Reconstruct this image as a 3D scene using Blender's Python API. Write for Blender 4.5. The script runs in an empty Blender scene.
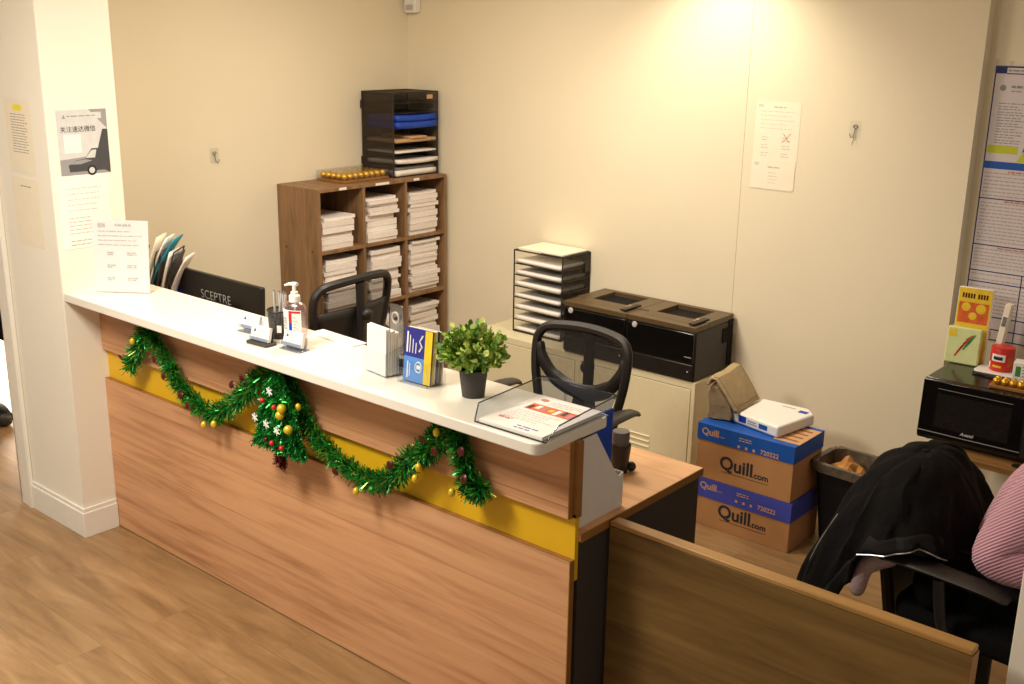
import bpy, math, random
from mathutils import Vector, Matrix, Euler
R = math.radians
random.seed(7)
scn = bpy.context.scene
col = scn.collection
# ------------------------------------------------------------------ materials
MATS = {}
def new_mat(name):
    m = bpy.data.materials.new(name); m.use_nodes = True
    nt = m.node_tree; nt.nodes.clear()
    out = nt.nodes.new('ShaderNodeOutputMaterial')
    return m, nt, out
def P(name, c, rough=.5, metal=0, var=.06, scale=25, bump=0, spec=.5, bscale=None, trans=0, sheen=0, coat=0):
    """principled colour with a little procedural noise variation"""
    m, nt, out = new_mat(name); N = nt.nodes; L = nt.links
    b = N.new('ShaderNodeBsdfPrincipled'); L.new(b.outputs[0], out.inputs[0])
    b.inputs['Roughness'].default_value = rough; b.inputs['Metallic'].default_value = metal
    b.inputs['Specular IOR Level'].default_value = spec
    if sheen: b.inputs['Sheen Weight'].default_value = sheen
    if coat: b.inputs['Coat Weight'].default_value = coat
    tc = N.new('ShaderNodeTexCoord'); no = N.new('ShaderNodeTexNoise')
    no.inputs['Scale'].default_value = scale; no.inputs['Detail'].default_value = 3
    L.new(tc.outputs['Object'], no.inputs['Vector'])
    r = N.new('ShaderNodeValToRGB'); L.new(no.outputs[0], r.inputs[0])
    r.color_ramp.elements[0].position = .3; r.color_ramp.elements[1].position = .7
    r.color_ramp.elements[0].color = (*[x*(1-var) for x in c], 1)
    r.color_ramp.elements[1].color = (*[min(1, x*(1+var)) for x in c], 1)
    L.new(r.outputs[0], b.inputs['Base Color'])
    if bump:
        n2 = N.new('ShaderNodeTexNoise'); n2.inputs['Scale'].default_value = bscale or scale*4
        L.new(tc.outputs['Object'], n2.inputs['Vector'])
        bm = N.new('ShaderNodeBump'); bm.inputs['Strength'].default_value = bump; bm.inputs['Distance'].default_value = .01
        L.new(n2.outputs[0], bm.inputs['Height']); L.new(bm.outputs[0], b.inputs['Normal'])
    return m
def lin(r, g, b):
    f = lambda v: (v/255/12.92) if v/255 <= .04045 else ((v/255+.055)/1.055)**2.4
    return (f(r), f(g), f(b))
def wood(name, c1, c2, c3, rough=.45, grain=(1.2, 14, 14), nscale=2.2, plank=None, spec=.5, seam=None):
    """grain runs along object X; plank = (length, width) gives board to board variation"""
    m, nt, out = new_mat(name); N = nt.nodes; L = nt.links
    b = N.new('ShaderNodeBsdfPrincipled'); L.new(b.outputs[0], out.inputs[0])
    b.inputs['Roughness'].default_value = rough; b.inputs['Specular IOR Level'].default_value = spec
    tc = N.new('ShaderNodeTexCoord'); mp = N.new('ShaderNodeMapping'); mp.inputs['Scale'].default_value = grain
    L.new(tc.outputs['Object'], mp.inputs[0])
    no = N.new('ShaderNodeTexNoise'); no.inputs['Scale'].default_value = nscale; no.inputs['Detail'].default_value = 8
    no.inputs['Roughness'].default_value = .62; no.inputs['Distortion'].default_value = .6
    L.new(mp.outputs[0], no.inputs['Vector'])
    r = N.new('ShaderNodeValToRGB'); L.new(no.outputs[0], r.inputs[0])
    e = r.color_ramp.elements; e[0].position = .28; e[1].position = .74
    e[0].color = (*c1, 1); e[1].color = (*c3, 1); k = e.new(.5); k.color = (*c2, 1)
    src = r.outputs[0]
    if plank:
        vec = tc.outputs['Object']
        if seam == 'xz':
            sw = N.new('ShaderNodeSeparateXYZ'); cb = N.new('ShaderNodeCombineXYZ')
            L.new(vec, sw.inputs[0]); L.new(sw.outputs[0], cb.inputs[0]); L.new(sw.outputs[2], cb.inputs[1]); vec = cb.outputs[0]
        br = N.new('ShaderNodeTexBrick'); br.offset = .37
        br.inputs['Scale'].default_value = 1; br.inputs['Brick Width'].default_value = plank[0]; br.inputs['Row Height'].default_value = plank[1]
        br.inputs['Mortar Size'].default_value = plank[2]; br.inputs['Mortar Smooth'].default_value = .3
        br.inputs['Color1'].default_value = (plank[3],)*3+(1,); br.inputs['Color2'].default_value = (1,)*3+(1,)
        br.inputs['Mortar'].default_value = (plank[4],)*3+(1,)
        L.new(vec, br.inputs['Vector'])
        mx = N.new('ShaderNodeMix'); mx.data_type = 'RGBA'; mx.blend_type = 'MULTIPLY'; mx.inputs[0].default_value = 1
        L.new(src, mx.inputs[6]); L.new(br.outputs[0], mx.inputs[7]); src = mx.outputs[2]
        # shift the grain on every board
        ad = N.new('ShaderNodeVectorMath'); ad.operation = 'ADD'
        sc = N.new('ShaderNodeVectorMath'); sc.operation = 'SCALE'; sc.inputs['Scale'].default_value = 40
        L.new(br.outputs[0], sc.inputs[0]); L.new(mp.outputs[0], ad.inputs[0]); L.new(sc.outputs[0], ad.inputs[1]); L.new(ad.outputs[0], no.inputs['Vector'])
    L.new(src, b.inputs['Base Color'])
    return m
def clear(name, tint=(.95, .96, .97), fres=1.45, rough=.04, base=.0):
    m, nt, out = new_mat(name); N = nt.nodes; L = nt.links
    t = N.new('ShaderNodeBsdfTransparent'); t.inputs[0].default_value = (*tint, 1)
    g = N.new('ShaderNodeBsdfGlossy'); g.inputs['Roughness'].default_value = rough
    f = N.new('ShaderNodeLayerWeight'); f.inputs[0].default_value = .5
    pw = N.new('ShaderNodeMath'); pw.operation = 'POWER'; pw.inputs[1].default_value = 4
    ml = N.new('ShaderNodeMath'); ml.operation = 'MULTIPLY_ADD'; ml.inputs[1].default_value = .55; ml.inputs[2].default_value = .03+base; ml.use_clamp = True
    no = N.new('ShaderNodeTexNoise'); no.inputs['Scale'].default_value = 30
    L.new(f.outputs['Facing'], pw.inputs[0]); L.new(pw.outputs[0], ml.inputs[0]); ad = ml
    mx = N.new('ShaderNodeMixShader'); L.new(ad.outputs[0], mx.inputs[0]); L.new(t.outputs[0], mx.inputs[1]); L.new(g.outputs[0], mx.inputs[2])
    L.new(mx.outputs[0], out.inputs[0]); return m
def mesh_mat(name, c, opac, scale=None):
    """woven mesh or punched sheet seen as a half see-through dark fabric"""
    m, nt, out = new_mat(name); N = nt.nodes; L = nt.links
    t = N.new('ShaderNodeBsdfTransparent'); b = N.new('ShaderNodeBsdfPrincipled')
    b.inputs['Base Color'].default_value = (*c, 1); b.inputs['Roughness'].default_value = .6
    tc = N.new('ShaderNodeTexCoord'); no = N.new('ShaderNodeTexNoise'); no.inputs['Scale'].default_value = 60
    L.new(tc.outputs['Object'], no.inputs['Vector'])
    mr = N.new('ShaderNodeMapRange'); mr.inputs[3].default_value = opac-.06; mr.inputs[4].default_value = opac+.06
    L.new(no.outputs[0], mr.inputs[0])
    mx = N.new('ShaderNodeMixShader'); L.new(mr.outputs[0], mx.inputs[0]); L.new(t.outputs[0], mx.inputs[1]); L.new(b.outputs[0], mx.inputs[2])
    L.new(mx.outputs[0], out.inputs[0]); return m
def knit(name, c1, c2, freq=130):
    m, nt, out = new_mat(name); N = nt.nodes; L = nt.links
    b = N.new('ShaderNodeBsdfPrincipled'); L.new(b.outputs[0], out.inputs[0]); b.inputs['Roughness'].default_value = .9
    b.inputs['Sheen Weight'].default_value = .3
    tc = N.new('ShaderNodeTexCoord'); mp = N.new('ShaderNodeMapping'); mp.inputs['Rotation'].default_value = (R(20), R(38), 0)
    L.new(tc.outputs['Object'], mp.inputs[0])
    w = N.new('ShaderNodeTexWave'); w.bands_direction = 'Z'; w.inputs['Scale'].default_value = freq/6.28; w.inputs['Distortion'].default_value = .6
    w.inputs['Detail'].default_value = 1
    L.new(mp.outputs[0], w.inputs['Vector'])
    r = N.new('ShaderNodeValToRGB'); r.color_ramp.elements[0].color = (*c1, 1); r.color_ramp.elements[1].color = (*c2, 1)
    L.new(w.outputs[0], r.inputs[0]); L.new(r.outputs[0], b.inputs['Base Color'])
    bm = N.new('ShaderNodeBump'); bm.inputs['Strength'].default_value = .7; bm.inputs['Distance'].default_value = .006
    L.new(w.outputs[0], bm.inputs['Height']); L.new(bm.outputs[0], b.inputs['Normal'])
    return m

M = dict(
 wall=P('wall_paint', lin(238, 227, 200), .75, var=.015, scale=2, bump=.05, bscale=180),
 pier=P('pier_paint', lin(240, 234, 218), .7, var=.015, scale=2, bump=.05, bscale=180),
 white_trim=P('trim_paint', lin(238, 234, 222), .4, var=.02),
 ceil=P('ceiling_paint', lin(240, 232, 212), .9, var=.02),
 floor=wood('floor_planks', lin(126, 96, 62), lin(158, 124, 84), lin(182, 148, 106), .32, (1.3, 9, 9), 1.6, (1.3, .18, .002, .90, .78)),
 panel=wood('panel_laminate', lin(172, 120, 80), lin(212, 158, 114), lin(224, 174, 128), .5, (1.0, 9, 16), 1.3, (7.3, .165, .003, .93, .86), seam='xz'),
 desk=wood('desk_laminate', lin(196, 142, 96), lin(222, 172, 124), lin(232, 186, 138), .45, (1.2, 14, 14), 1.8),
 edge=P('oak_edge_band', lin(150, 104, 48), .5, var=.1),
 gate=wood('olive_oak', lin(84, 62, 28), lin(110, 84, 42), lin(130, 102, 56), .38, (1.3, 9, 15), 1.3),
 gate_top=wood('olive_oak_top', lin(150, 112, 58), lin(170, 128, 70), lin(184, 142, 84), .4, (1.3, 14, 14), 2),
 yellow=P('mustard_panel', lin(224, 178, 24), .45, var=.03, scale=4),
 white_top=P('white_laminate', lin(240, 235, 221), .3, var=.01),
 slate=P('slate_panel', lin(62, 57, 56), .5, var=.04),
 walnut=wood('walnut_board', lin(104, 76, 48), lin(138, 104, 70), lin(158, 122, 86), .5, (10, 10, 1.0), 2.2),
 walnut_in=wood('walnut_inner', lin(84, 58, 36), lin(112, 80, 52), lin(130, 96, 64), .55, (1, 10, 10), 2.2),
 cabinet=P('cream_steel', lin(232, 222, 186), .4, var=.02),
 cab_line=P('cabinet_gap', lin(140, 130, 96), .7),
 black=P('black_plastic', lin(26, 24, 23), .42, var=.1),
 black_g=P('black_gloss', lin(16, 15, 15), .16, var=.1, spec=.6),
 black_m=P('black_matt', lin(24, 23, 23), .8, var=.1, bump=.1, spec=.2),
 brownblack=P('printer_lid', lin(92, 74, 50), .38, var=.06),
 gunmetal=P('dark_wire', lin(48, 42, 36), .45, metal=.3, var=.1),
 chrome=P('chrome', (.7, .7, .7), .2, metal=1),
 paper=P('paper', lin(243, 238, 230), .8, var=.015),
 paper2=P('paper_lilac', lin(240, 232, 226), .85, var=.04, scale=60),
 paper_edge=P('paper_edge', lin(232, 222, 214), .9, var=.07, scale=120),
 paper_warm=P('paper_warm', lin(246, 238, 216), .8, var=.02),
 ink=P('ink_grey', lin(150, 148, 146), .8), ink_d=P('ink_dark', lin(40, 40, 44), .8),
 ink_l=P('ink_light', lin(196, 192, 184), .8), ink_r=P('ink_red', lin(200, 130, 110), .8), ink_s=P('ink_strong_red', lin(206, 46, 40), .7),
 navy=P('navy_print', lin(34, 46, 110), .6), blue=P('royal_blue', lin(10, 66, 178), .5, var=.08), blue2=P('lid_blue', lin(12, 84, 178), .55, var=.04),
 violet=P('faded_blue', lin(62, 74, 178), .6, var=.05), lblue=P('sky_blue', lin(86, 146, 220), .5), dblue=P('indigo_card', lin(44, 46, 140), .5),
 white=P('white_plastic', lin(245, 243, 238), .35, var=.01), grey=P('mid_grey', lin(120, 118, 116), .5), lgrey=P('light_grey', lin(190, 188, 184), .5),
 card=P('cardboard', lin(184, 134, 86), .8, var=.05, scale=14), card_d=P('cardboard_dark', lin(148, 102, 62), .85, var=.05, scale=14), tan=P('tan_paper', lin(206, 160, 116), .8, var=.05),
 khaki=P('khaki_cloth', lin(150, 130, 98), .85, var=.1, bump=.35, bscale=40), khaki_l=P('khaki_cloth_light', lin(172, 150, 114), .85, var=.08, bump=.3, bscale=40),
 binliner=P('bin_liner', lin(92, 82, 70), .25, var=.3, bump=.6, bscale=30), brownbag=P('brown_paper', lin(190, 132, 66), .8, var=.2, bump=.5, bscale=25),
 gold=P('gold_foil', lin(236, 184, 60), .28, metal=.7, var=.2, scale=80, bump=.4, bscale=160), gold2=P('gold_bauble', lin(240, 208, 60), .3, metal=.35, var=.1),
 tinsel=P('green_tinsel', lin(30, 150, 52), .3, metal=.4, var=.6, scale=30), tinsel_d=P('dark_tinsel', lin(28, 100, 36), .35, metal=.35, var=.5, scale=40),
 tinsel_l=P('light_tinsel', lin(122, 160, 56), .3, metal=.4, var=.4, scale=40), maroon=P('maroon_foil', lin(86, 22, 20), .35, metal=.3, var=.3), red=P('red_plastic', lin(208, 42, 34), .4, var=.08),
 leaf=P('leaf_green', lin(136, 176, 62), .5, var=.25, scale=40), leaf_l=P('leaf_lime', lin(204, 220, 118), .5, var=.15, scale=40), leaf_d=P('leaf_dark', lin(88, 128, 40), .5, var=.2, scale=40),
 pot=P('pot_charcoal', lin(62, 58, 56), .6, var=.05), soil=P('soil', lin(50, 36, 24), .9, var=.3),
 acryl=clear('acrylic'), acryl_t=clear('acrylic_tinted', (.74, .78, .84), 1.45, .05, .03), acryl_e=clear('acrylic_edge', (.30, .33, .38), 1.5, .15, .06),
 sanit=clear('sanitizer_gel', (.93, .78, .80), 1.4, .25, .22),
 chairmesh=mesh_mat('chair_mesh', lin(30, 27, 25), .56), wiremesh=mesh_mat('wire_mesh', lin(58, 46, 34), .42), cupmesh=mesh_mat('cup_mesh', lin(58, 56, 54), .82),
 chairblack=P('chair_frame', lin(30, 27, 26), .5, var=.08), fabric=P('seat_fabric', lin(18, 17, 17), .9, var=.15, bump=.3, bscale=200, spec=.15),
 armpad=P('arm_pad', lin(44, 38, 35), .45, var=.08), armolive=P('arm_frame', lin(70, 58, 40), .4, var=.08),
 jacket=P('jacket_cloth', lin(13, 12, 13), .85, var=.15, bump=.3, bscale=60, spec=.12), lining=P('fleece_lining', lin(186, 160, 160), .95, var=.15, bump=.5, bscale=60),
 zipper=P('zip_metal', lin(205, 205, 205), .35, metal=.6),
 pink=knit('pink_knit', lin(188, 128, 150), lin(232, 182, 200), 240), pinkcuff=P('pink_rib', lin(206, 140, 164), .9),
 skin=P('skin', lin(214, 168, 140), .55, var=.05), hair=P('hair', lin(34, 26, 22), .5, var=.2), trousers=P('trousers', lin(18, 17, 19), .85, var=.1, spec=.15),
 eye=P('eye', lin(30, 22, 18), .2), lip=P('lip', lin(176, 100, 94), .5),
 snack_y=P('snack_yellow', lin(236, 200, 40), .45, var=.08), snack_o=P('snack_orange', lin(214, 96, 40), .5, var=.2, scale=50), snack_g=P('snack_green', lin(214, 224, 160), .5, var=.05),
 green=P('print_green', lin(60, 140, 60), .6), teal=P('teal_print', lin(20, 140, 160), .6), lime=P('lime_print', lin(196, 204, 40), .6), poster=P('poster_paper', lin(222, 212, 212), .5, var=.02),
 highlight=P('highlighter_yellow', lin(240, 226, 40), .7), beige_paper=P('paper_cream', lin(238, 228, 204), .8, var=.015),
 g1=P('print_pale_grey', lin(206, 206, 204), .8), g2=P('print_mid_grey', lin(150, 150, 150), .8), g3=P('print_dark_grey', lin(70, 70, 72), .8), g4=P('print_black', lin(36, 36, 38), .8),
 led=P('led_dot', lin(220, 225, 255), .3), brown_envelope=P('manila', lin(196, 160, 118), .8),
)
# ------------------------------------------------------------------ mesh building
class MB:
    def __init__(s): s.v = []; s.f = []
    def add(s, vs, fs):
        o = len(s.v); s.v += [tuple(v) for v in vs]; s.f += [tuple(i+o for i in f) for f in fs]; return s
    def box(s, x0, y0, z0, x1, y1, z1, mtx=None):
        vs = [(x, y, z) for z in (z0, z1) for y in (y0, y1) for x in (x0, x1)]
        if mtx: vs = [mtx @ Vector(v) for v in vs]
        return s.add(vs, [(0, 2, 3, 1), (4, 5, 7, 6), (0, 1, 5, 4), (2, 6, 7, 3), (0, 4, 6, 2), (1, 3, 7, 5)])
    def prism(s, poly, a0, a1, axis='z', mtx=None):
        n = len(poly)
        def mk(p, a): return {'z': (p[0], p[1], a), 'y': (p[0], a, p[1]), 'x': (a, p[0], p[1])}[axis]
        vs = [mk(p, a0) for p in poly]+[mk(p, a1) for p in poly]
        if mtx: vs = [mtx @ Vector(v) for v in vs]
        return s.add(vs, [tuple(range(n))[::-1], tuple(range(n, 2*n))]+[(i, (i+1) % n, n+(i+1) % n, n+i) for i in range(n)])
    def lathe(s, prof, seg=24, c=(0, 0, 0), mtx=None, cap=True, sx=1, sy=1):
        vs = []; fs = []; n = len(prof)
        for k in range(seg):
            a = 2*math.pi*k/seg
            for r, z in prof: vs.append(Vector((c[0]+r*math.cos(a)*sx, c[1]+r*math.sin(a)*sy, c[2]+z)))
        for k in range(seg):
            for i in range(n-1):
                a, b = k*n+i, ((k+1) % seg)*n+i; fs.append((a, b, b+1, a+1))
        if cap:
            fs.append(tuple(k*n for k in range(seg))[::-1]); fs.append(tuple(k*n+n-1 for k in range(seg)))
        if mtx: vs = [mtx @ v for v in vs]
        return s.add(vs, fs)
    def tube(s, pts, r, seg=8, closed=False, flat=1.0):
        pts = [Vector(p) for p in pts]; n = len(pts); vs = []; fs = []
        rs = r if isinstance(r, (list, tuple)) else [r]*n
        up = None
        for i, p in enumerate(pts):
            a = pts[i-1] if (i > 0 or closed) else p; b = pts[(i+1) % n] if (i < n-1 or closed) else p
            t = (b-a).normalized()
            if up is None: up = Vector((0, 0, 1)) if abs(t.z) < .9 else Vector((1, 0, 0))
            x = t.cross(up)
            if x.length < 1e-4: x = t.cross(Vector((0, 1, 0)))
            x.normalize(); y = x.cross(t).normalized(); up = y
            for k in range(seg):
                an = 2*math.pi*k/seg; vs.append(p+(x*math.cos(an)+y*math.sin(an)*flat)*rs[i])
        for i in range(n if closed else n-1):
            for k in range(seg):
                a = i*seg+k; b = i*seg+(k+1) % seg; c = ((i+1) % n)*seg+(k+1) % seg; d = ((i+1) % n)*seg+k
                fs.append((a, b, c, d))
        if not closed:
            fs.append(tuple(range(seg))[::-1]); fs.append(tuple(range((n-1)*seg, n*seg)))
        return s.add(vs, fs)
    def cyl(s, p0, p1, r0, r1=None, seg=16):
        return s.tube([p0, p1], [r0, r0 if r1 is None else r1], seg)
    def ball(s, c, r, seg=12, rings=8, sx=1, sy=1, sz=1):
        prof = [(r*math.sin(math.pi*i/rings), -r*math.cos(math.pi*i/rings)*sz) for i in range(rings+1)]
        prof[0] = (r*.02, prof[0][1]); prof[-1] = (r*.02, prof[-1][1])
        return s.lathe(prof, seg, c, sx=sx, sy=sy)
    def grid(s, fn, nu, nv):
        vs = [fn(i/nu, j/nv) for j in range(nv+1) for i in range(nu+1)]
        fs = [(j*(nu+1)+i, j*(nu+1)+i+1, (j+1)*(nu+1)+i+1, (j+1)*(nu+1)+i) for j in range(nv) for i in range(nu)]
        return s.add(vs, fs)
    def rect(s, x0, z0, x1, z1, y=-.0006):
        return s.add([(x0, y, z0), (x1, y, z0), (x1, y, z1), (x0, y, z1)], [(0, 1, 2, 3)])
    def poly(s, pts, y=-.0006):
        return s.add([(p[0], y, p[1]) for p in pts], [tuple(range(len(pts)))])
    def build(s, name, m, parent=None, bevel=0, smooth=False, loc=None, seg=2, solid=0, sub=0):
        me = bpy.data.meshes.new(name); me.from_pydata(s.v, [], s.f); me.update()
        o = bpy.data.objects.new(name, me); col.objects.link(o); me.materials.append(m)
        if parent: o.parent = parent
        if loc: o.location = loc
        if smooth:
            me.polygons.foreach_set('use_smooth', [True]*len(me.polygons))
            try: me.set_sharp_from_angle(angle=R(40))
            except Exception: pass
        if solid:
            md = o.modifiers.new('s', 'SOLIDIFY'); md.thickness = solid; md.offset = 0
        if sub:
            md = o.modifiers.new('u', 'SUBSURF'); md.levels = sub; md.render_levels = sub
        if bevel:
            md = o.modifiers.new('b', 'BEVEL'); md.width = bevel; md.segments = seg; md.limit_method = 'ANGLE'; md.angle_limit = R(40)
            if not smooth:
                me.polygons.foreach_set('use_smooth', [True]*len(me.polygons))
                try: me.set_sharp_from_angle(angle=R(25))
                except Exception: pass
        return o
def rrect(x0, y0, x1, y1, r, n=5, corners=(1, 1, 1, 1)):
    pts = []
    for k, (cx, cy, a) in enumerate([(x0+r, y0+r, 180), (x1-r, y0+r, 270), (x1-r, y1-r, 0), (x0+r, y1-r, 90)]):
        if corners[k]:
            for i in range(n+1): pts.append((cx+r*math.cos(R(a+90*i/n)), cy+r*math.sin(R(a+90*i/n))))
        else: pts.append([(x0, y0), (x1, y0), (x1, y1), (x0, y1)][k])
    return pts
def tag(o, label, cat, group=None):
    o['label'] = label; o['category'] = cat
    if group: o['group'] = group
    return o
def thing(name, label, cat, loc=(0, 0, 0), rz=0, group=None, rx=0, ry=0):
    o = bpy.data.objects.new(name, None); col.objects.link(o); o.empty_display_size = .05
    o.location = loc; o.rotation_euler = (R(rx), R(ry), R(rz)); return tag(o, label, cat, group)
def struct(o): o['kind'] = 'structure'; return o
def copy_tree(o, parent=None):
    c = o.copy(); col.objects.link(c); c.parent = parent
    for ch in list(o.children): copy_tree(ch, c)
    return c
def text(body, size, m, parent, loc, rot=(90, 0, 0), align='LEFT', name='lettering', bold=0, shear=0, sx=1):
    cu = bpy.data.curves.new('lettering', 'FONT'); cu.body = body; cu.size = size; cu.align_x = align; cu.offset = bold; cu.shear = shear
    t = bpy.data.objects.new('tmp', cu); col.objects.link(t)
    dg = bpy.context.evaluated_depsgraph_get(); me = bpy.data.meshes.new_from_object(t.evaluated_get(dg))
    bpy.data.objects.remove(t); me.materials.clear(); me.materials.append(m)
    o = bpy.data.objects.new(name, me); col.objects.link(o); o.parent = parent; o.location = loc
    o.rotation_euler = tuple(R(a) for a in rot); o.scale = (sx, 1, 1); return o
def lines(mb, x0, x1, z1, z0, n, h=.0025, y=-.0006, ragged=.3, rnd=random):
    for i in range(n):
        z = z1-(z1-z0)*i/max(1, n-1); x = x0; xe = x1-(x1-x0)*ragged*rnd.random()
        while x < xe:
            w = rnd.uniform(.008, .028); mb.rect(x, z-h/2, min(x+w, xe), z+h/2, y); x += w+.004
    return mb
def skin(name, V, E, m, parent=None, sub=2, root=0):
    """one continuous tapering surface grown over a skeleton; V = [(x,y,z,r) or (x,y,z,rx,ry)]"""
    me = bpy.data.meshes.new('sk'); me.from_pydata([v[:3] for v in V], E, []); me.update()
    o = bpy.data.objects.new('sk', me); col.objects.link(o)
    md = o.modifiers.new('skin', 'SKIN'); md.use_smooth_shade = True; md.branch_smoothing = .3
    for i, v in enumerate(V):
        sv = me.skin_vertices[0].data[i]; sv.radius = (v[3], v[4] if len(v) > 4 else v[3]); sv.use_root = (i == root)
    s2 = o.modifiers.new('sub', 'SUBSURF'); s2.levels = sub; s2.render_levels = sub
    dg = bpy.context.evaluated_depsgraph_get(); m2 = bpy.data.meshes.new_from_object(o.evaluated_get(dg))
    bpy.data.objects.remove(o); m2.materials.clear(); m2.materials.append(m); m2.name = name
    m2.polygons.foreach_set('use_smooth', [True]*len(m2.polygons))
    ob = bpy.data.objects.new(name, m2); col.objects.link(ob)
    if parent: ob.parent = parent
    return ob
def TR(loc, rz=0, rx=0, ry=0): return Matrix.Translation(loc) @ Euler((R(rx), R(ry), R(rz))).to_matrix().to_4x4()

# key measures (metres)
ZT, WB, WL, DZ = 1.047, 2.38, -.638, .74
# ------------------------------------------------------------------ the room
struct(MB().box(-8, -4.5, -.05, 6, 3.6, 0).build('floor', M['floor']))
struct(MB().box(-1.2, -2.5, 2.62, 5, 3.2, 2.66).build('ceiling', M['ceil']))
wl = struct(MB().box(WL-.12, .10, 0, WL, WB+.12, 2.62).build('wall_left', M['wall']))
wb = MB(); wb.box(WL, WB, 0, 1.56, WB+.12, 2.62); wb.box(1.5601, WB+.0022, 0, 2.58, WB+.12, 2.62)
struct(wb.build('wall_back', M['wall']))
struct(MB().box(2.50, WB+.068, 0, 5.0, WB+.2, 2.62).build('wall_alcove', M['wall']))
struct(MB().box(-.516, -.1445, 0, 0, .1535, 2.62).build('wall_pier', M['pier'], bevel=.003))
bb = MB(); bb.prism([(-.44, -.158), (.0135, -.158), (.0135, -.0012), (0.0005, -.0012), (0.0005, -.145), (-.44, -.145)], 0, .11)
bb.prism([(-.44, -.153), (.0085, -.153), (.0085, -.0012), (0.0005, -.0012), (0.0005, -.145), (-.44, -.145)], .11, .128)
struct(bb.build('baseboard_pier', M['white_trim'], bevel=.002))
cs = MB(); cs.box(-.528, -.162, 0, -.43, -.1455, 2.3); cs.box(-.528, -.162, 0, -.516, .1535, 2.3); cs.box(-.452, -.167, 0, -.43, -.16, 2.3)
struct(cs.build('trim_1', M['white_trim'], bevel=.003))
struct(MB().box(-5.7, -3, 0, -5.6, 7, 3.2).build('reflector_wall_far', M['white_trim']))  # unseen white wall, added so the floor reflects its glare
struct(MB().box(3.492, .27, 0, 3.99, .40, 2.62).build('wall_right', M['pier'], bevel=.003))
# alarm sensor high in the corner
t = thing('motion_sensor', 'small white motion sensor in the top left corner of the back wall', 'sensor', (-.575, WB-.001, 2.2))
MB().prism(rrect(-.045, -.05, .045, .05, .012), -.045, 0, 'y').build('housing', M['white'], t, bevel=.006)
MB().prism(rrect(-.028, -.036, .028, -.006, .008), -.05, -.046, 'y').build('lens', M['lgrey'], t, bevel=.002)

# ------------------------------------------------------------------ reception desk
desk = thing('reception_desk', 'long wood-fronted reception desk with yellow stripe and white raised counter top', 'reception desk')
MB().box(.0, .0, .004, 2.4155, .020, .665).build('lower_front_panel', M['panel'], desk, bevel=.0015)
MB().box(.0, .0, .79, 2.405, .020, ZT-.034).build('upper_front_panel', M['panel'], desk, bevel=.0015)
e = MB(); e.box(2.4156, .0, .004, 2.4176, .020, .665); e.box(2.4051, 0, .79, 2.407, .020, ZT-.034); e.box(.0, .0, .6651, 2.4176, .0205, .6665); e.box(2.405, .0205, .79, 2.4185, .044, ZT-.034)
e.build('edge_band', M['edge'], desk)
MB().box(.0, .0205, .6, 2.4165, .0365, .8).build('accent_strip', M['yellow'], desk)['label'] = 'mustard yellow stripe'
MB().prism(rrect(0.002, -.140, 2.405, .183, .028, corners=(0, 1, 1, 0)), ZT-.034, ZT).build('counter_top', M['white_top'], desk, bevel=.004, seg=3)['label'] = 'white counter top with rounded corners'
MB().box(.01, .037, DZ-.025, 2.424, .6816, DZ).build('work_surface', M['desk'], desk, bevel=.001)
e = MB(); e.box(2.4242, .037, DZ-.026, 2.426, .6816, DZ-.0005); e.box(.01, .6818, DZ-.026, 2.426, .6834, DZ-.0005); e.build('edge_band', M['edge'], desk)
MB().box(2.392, .037, 0, 2.4175, .672, DZ-.0265).build('end_panel', M['slate'], desk)['label'] = 'dark grey end panel'
MB().box(.02, .037, 0, 2.39, .052, DZ-.0265).build('modesty_panel', M['slate'], desk)
MB().box(.01, .037, 0.0, .035, .672, DZ-.0265).build('end_panel', M['slate'], desk)
MB().box(.02, .0215, .8005, 2.4045, .055, ZT-.0345).build('riser_panel', M['slate'], desk)

# low wooden partition beside the desk
t = thing('low_partition', 'low dark olive wooden partition panel at the right end of the desk', 'partition', (2.431, .165, 0))
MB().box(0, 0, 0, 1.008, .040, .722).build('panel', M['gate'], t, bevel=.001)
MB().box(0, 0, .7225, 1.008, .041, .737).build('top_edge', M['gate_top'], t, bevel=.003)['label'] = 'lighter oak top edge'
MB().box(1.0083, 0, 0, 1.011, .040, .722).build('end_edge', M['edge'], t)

# ------------------------------------------------------------------ tinsel garland and tree on the desk front
def smooth_path(pts, n=8):
    out = []
    for i in range(len(pts)-1):
        p0, p1, p2, p3 = [Vector(pts[min(max(k, 0), len(pts)-1)]) for k in (i-1, i, i+1, i+2)]
        for k in range(n):
            t_ = k/n; out.append(.5*((2*p1)+(-p0+p2)*t_+(2*p0-5*p1+4*p2-p3)*t_*t_+(-p0+3*p1-3*p2+p3)*t_**3))
    out.append(Vector(pts[-1])); return out
def strands(mb, p, n, rad, w=.0016, rnd=random, flatten=.75):
    for _ in range(n):
        d = Vector((rnd.gauss(0, 1), rnd.gauss(0, 1)*flatten, rnd.gauss(0, 1))).normalized(); L_ = rad*rnd.uniform(.55, 1.1)
        s_ = d.cross(Vector((rnd.gauss(0, 1), rnd.gauss(0, 1), rnd.gauss(0, 1)))).normalized()*w*rnd.uniform(.7, 1.4)
        q = p+Vector((rnd.uniform(-.006, .006), rnd.uniform(-.006, .006), rnd.uniform(-.006, .006)))
        e_ = q+d*L_+Vector((0, 0, -.004))
        if e_.y > -.002: e_.y = -.002
        mb.add([q-s_, q+s_, e_+s_, e_-s_], [(0, 1, 2, 3)])
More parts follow.
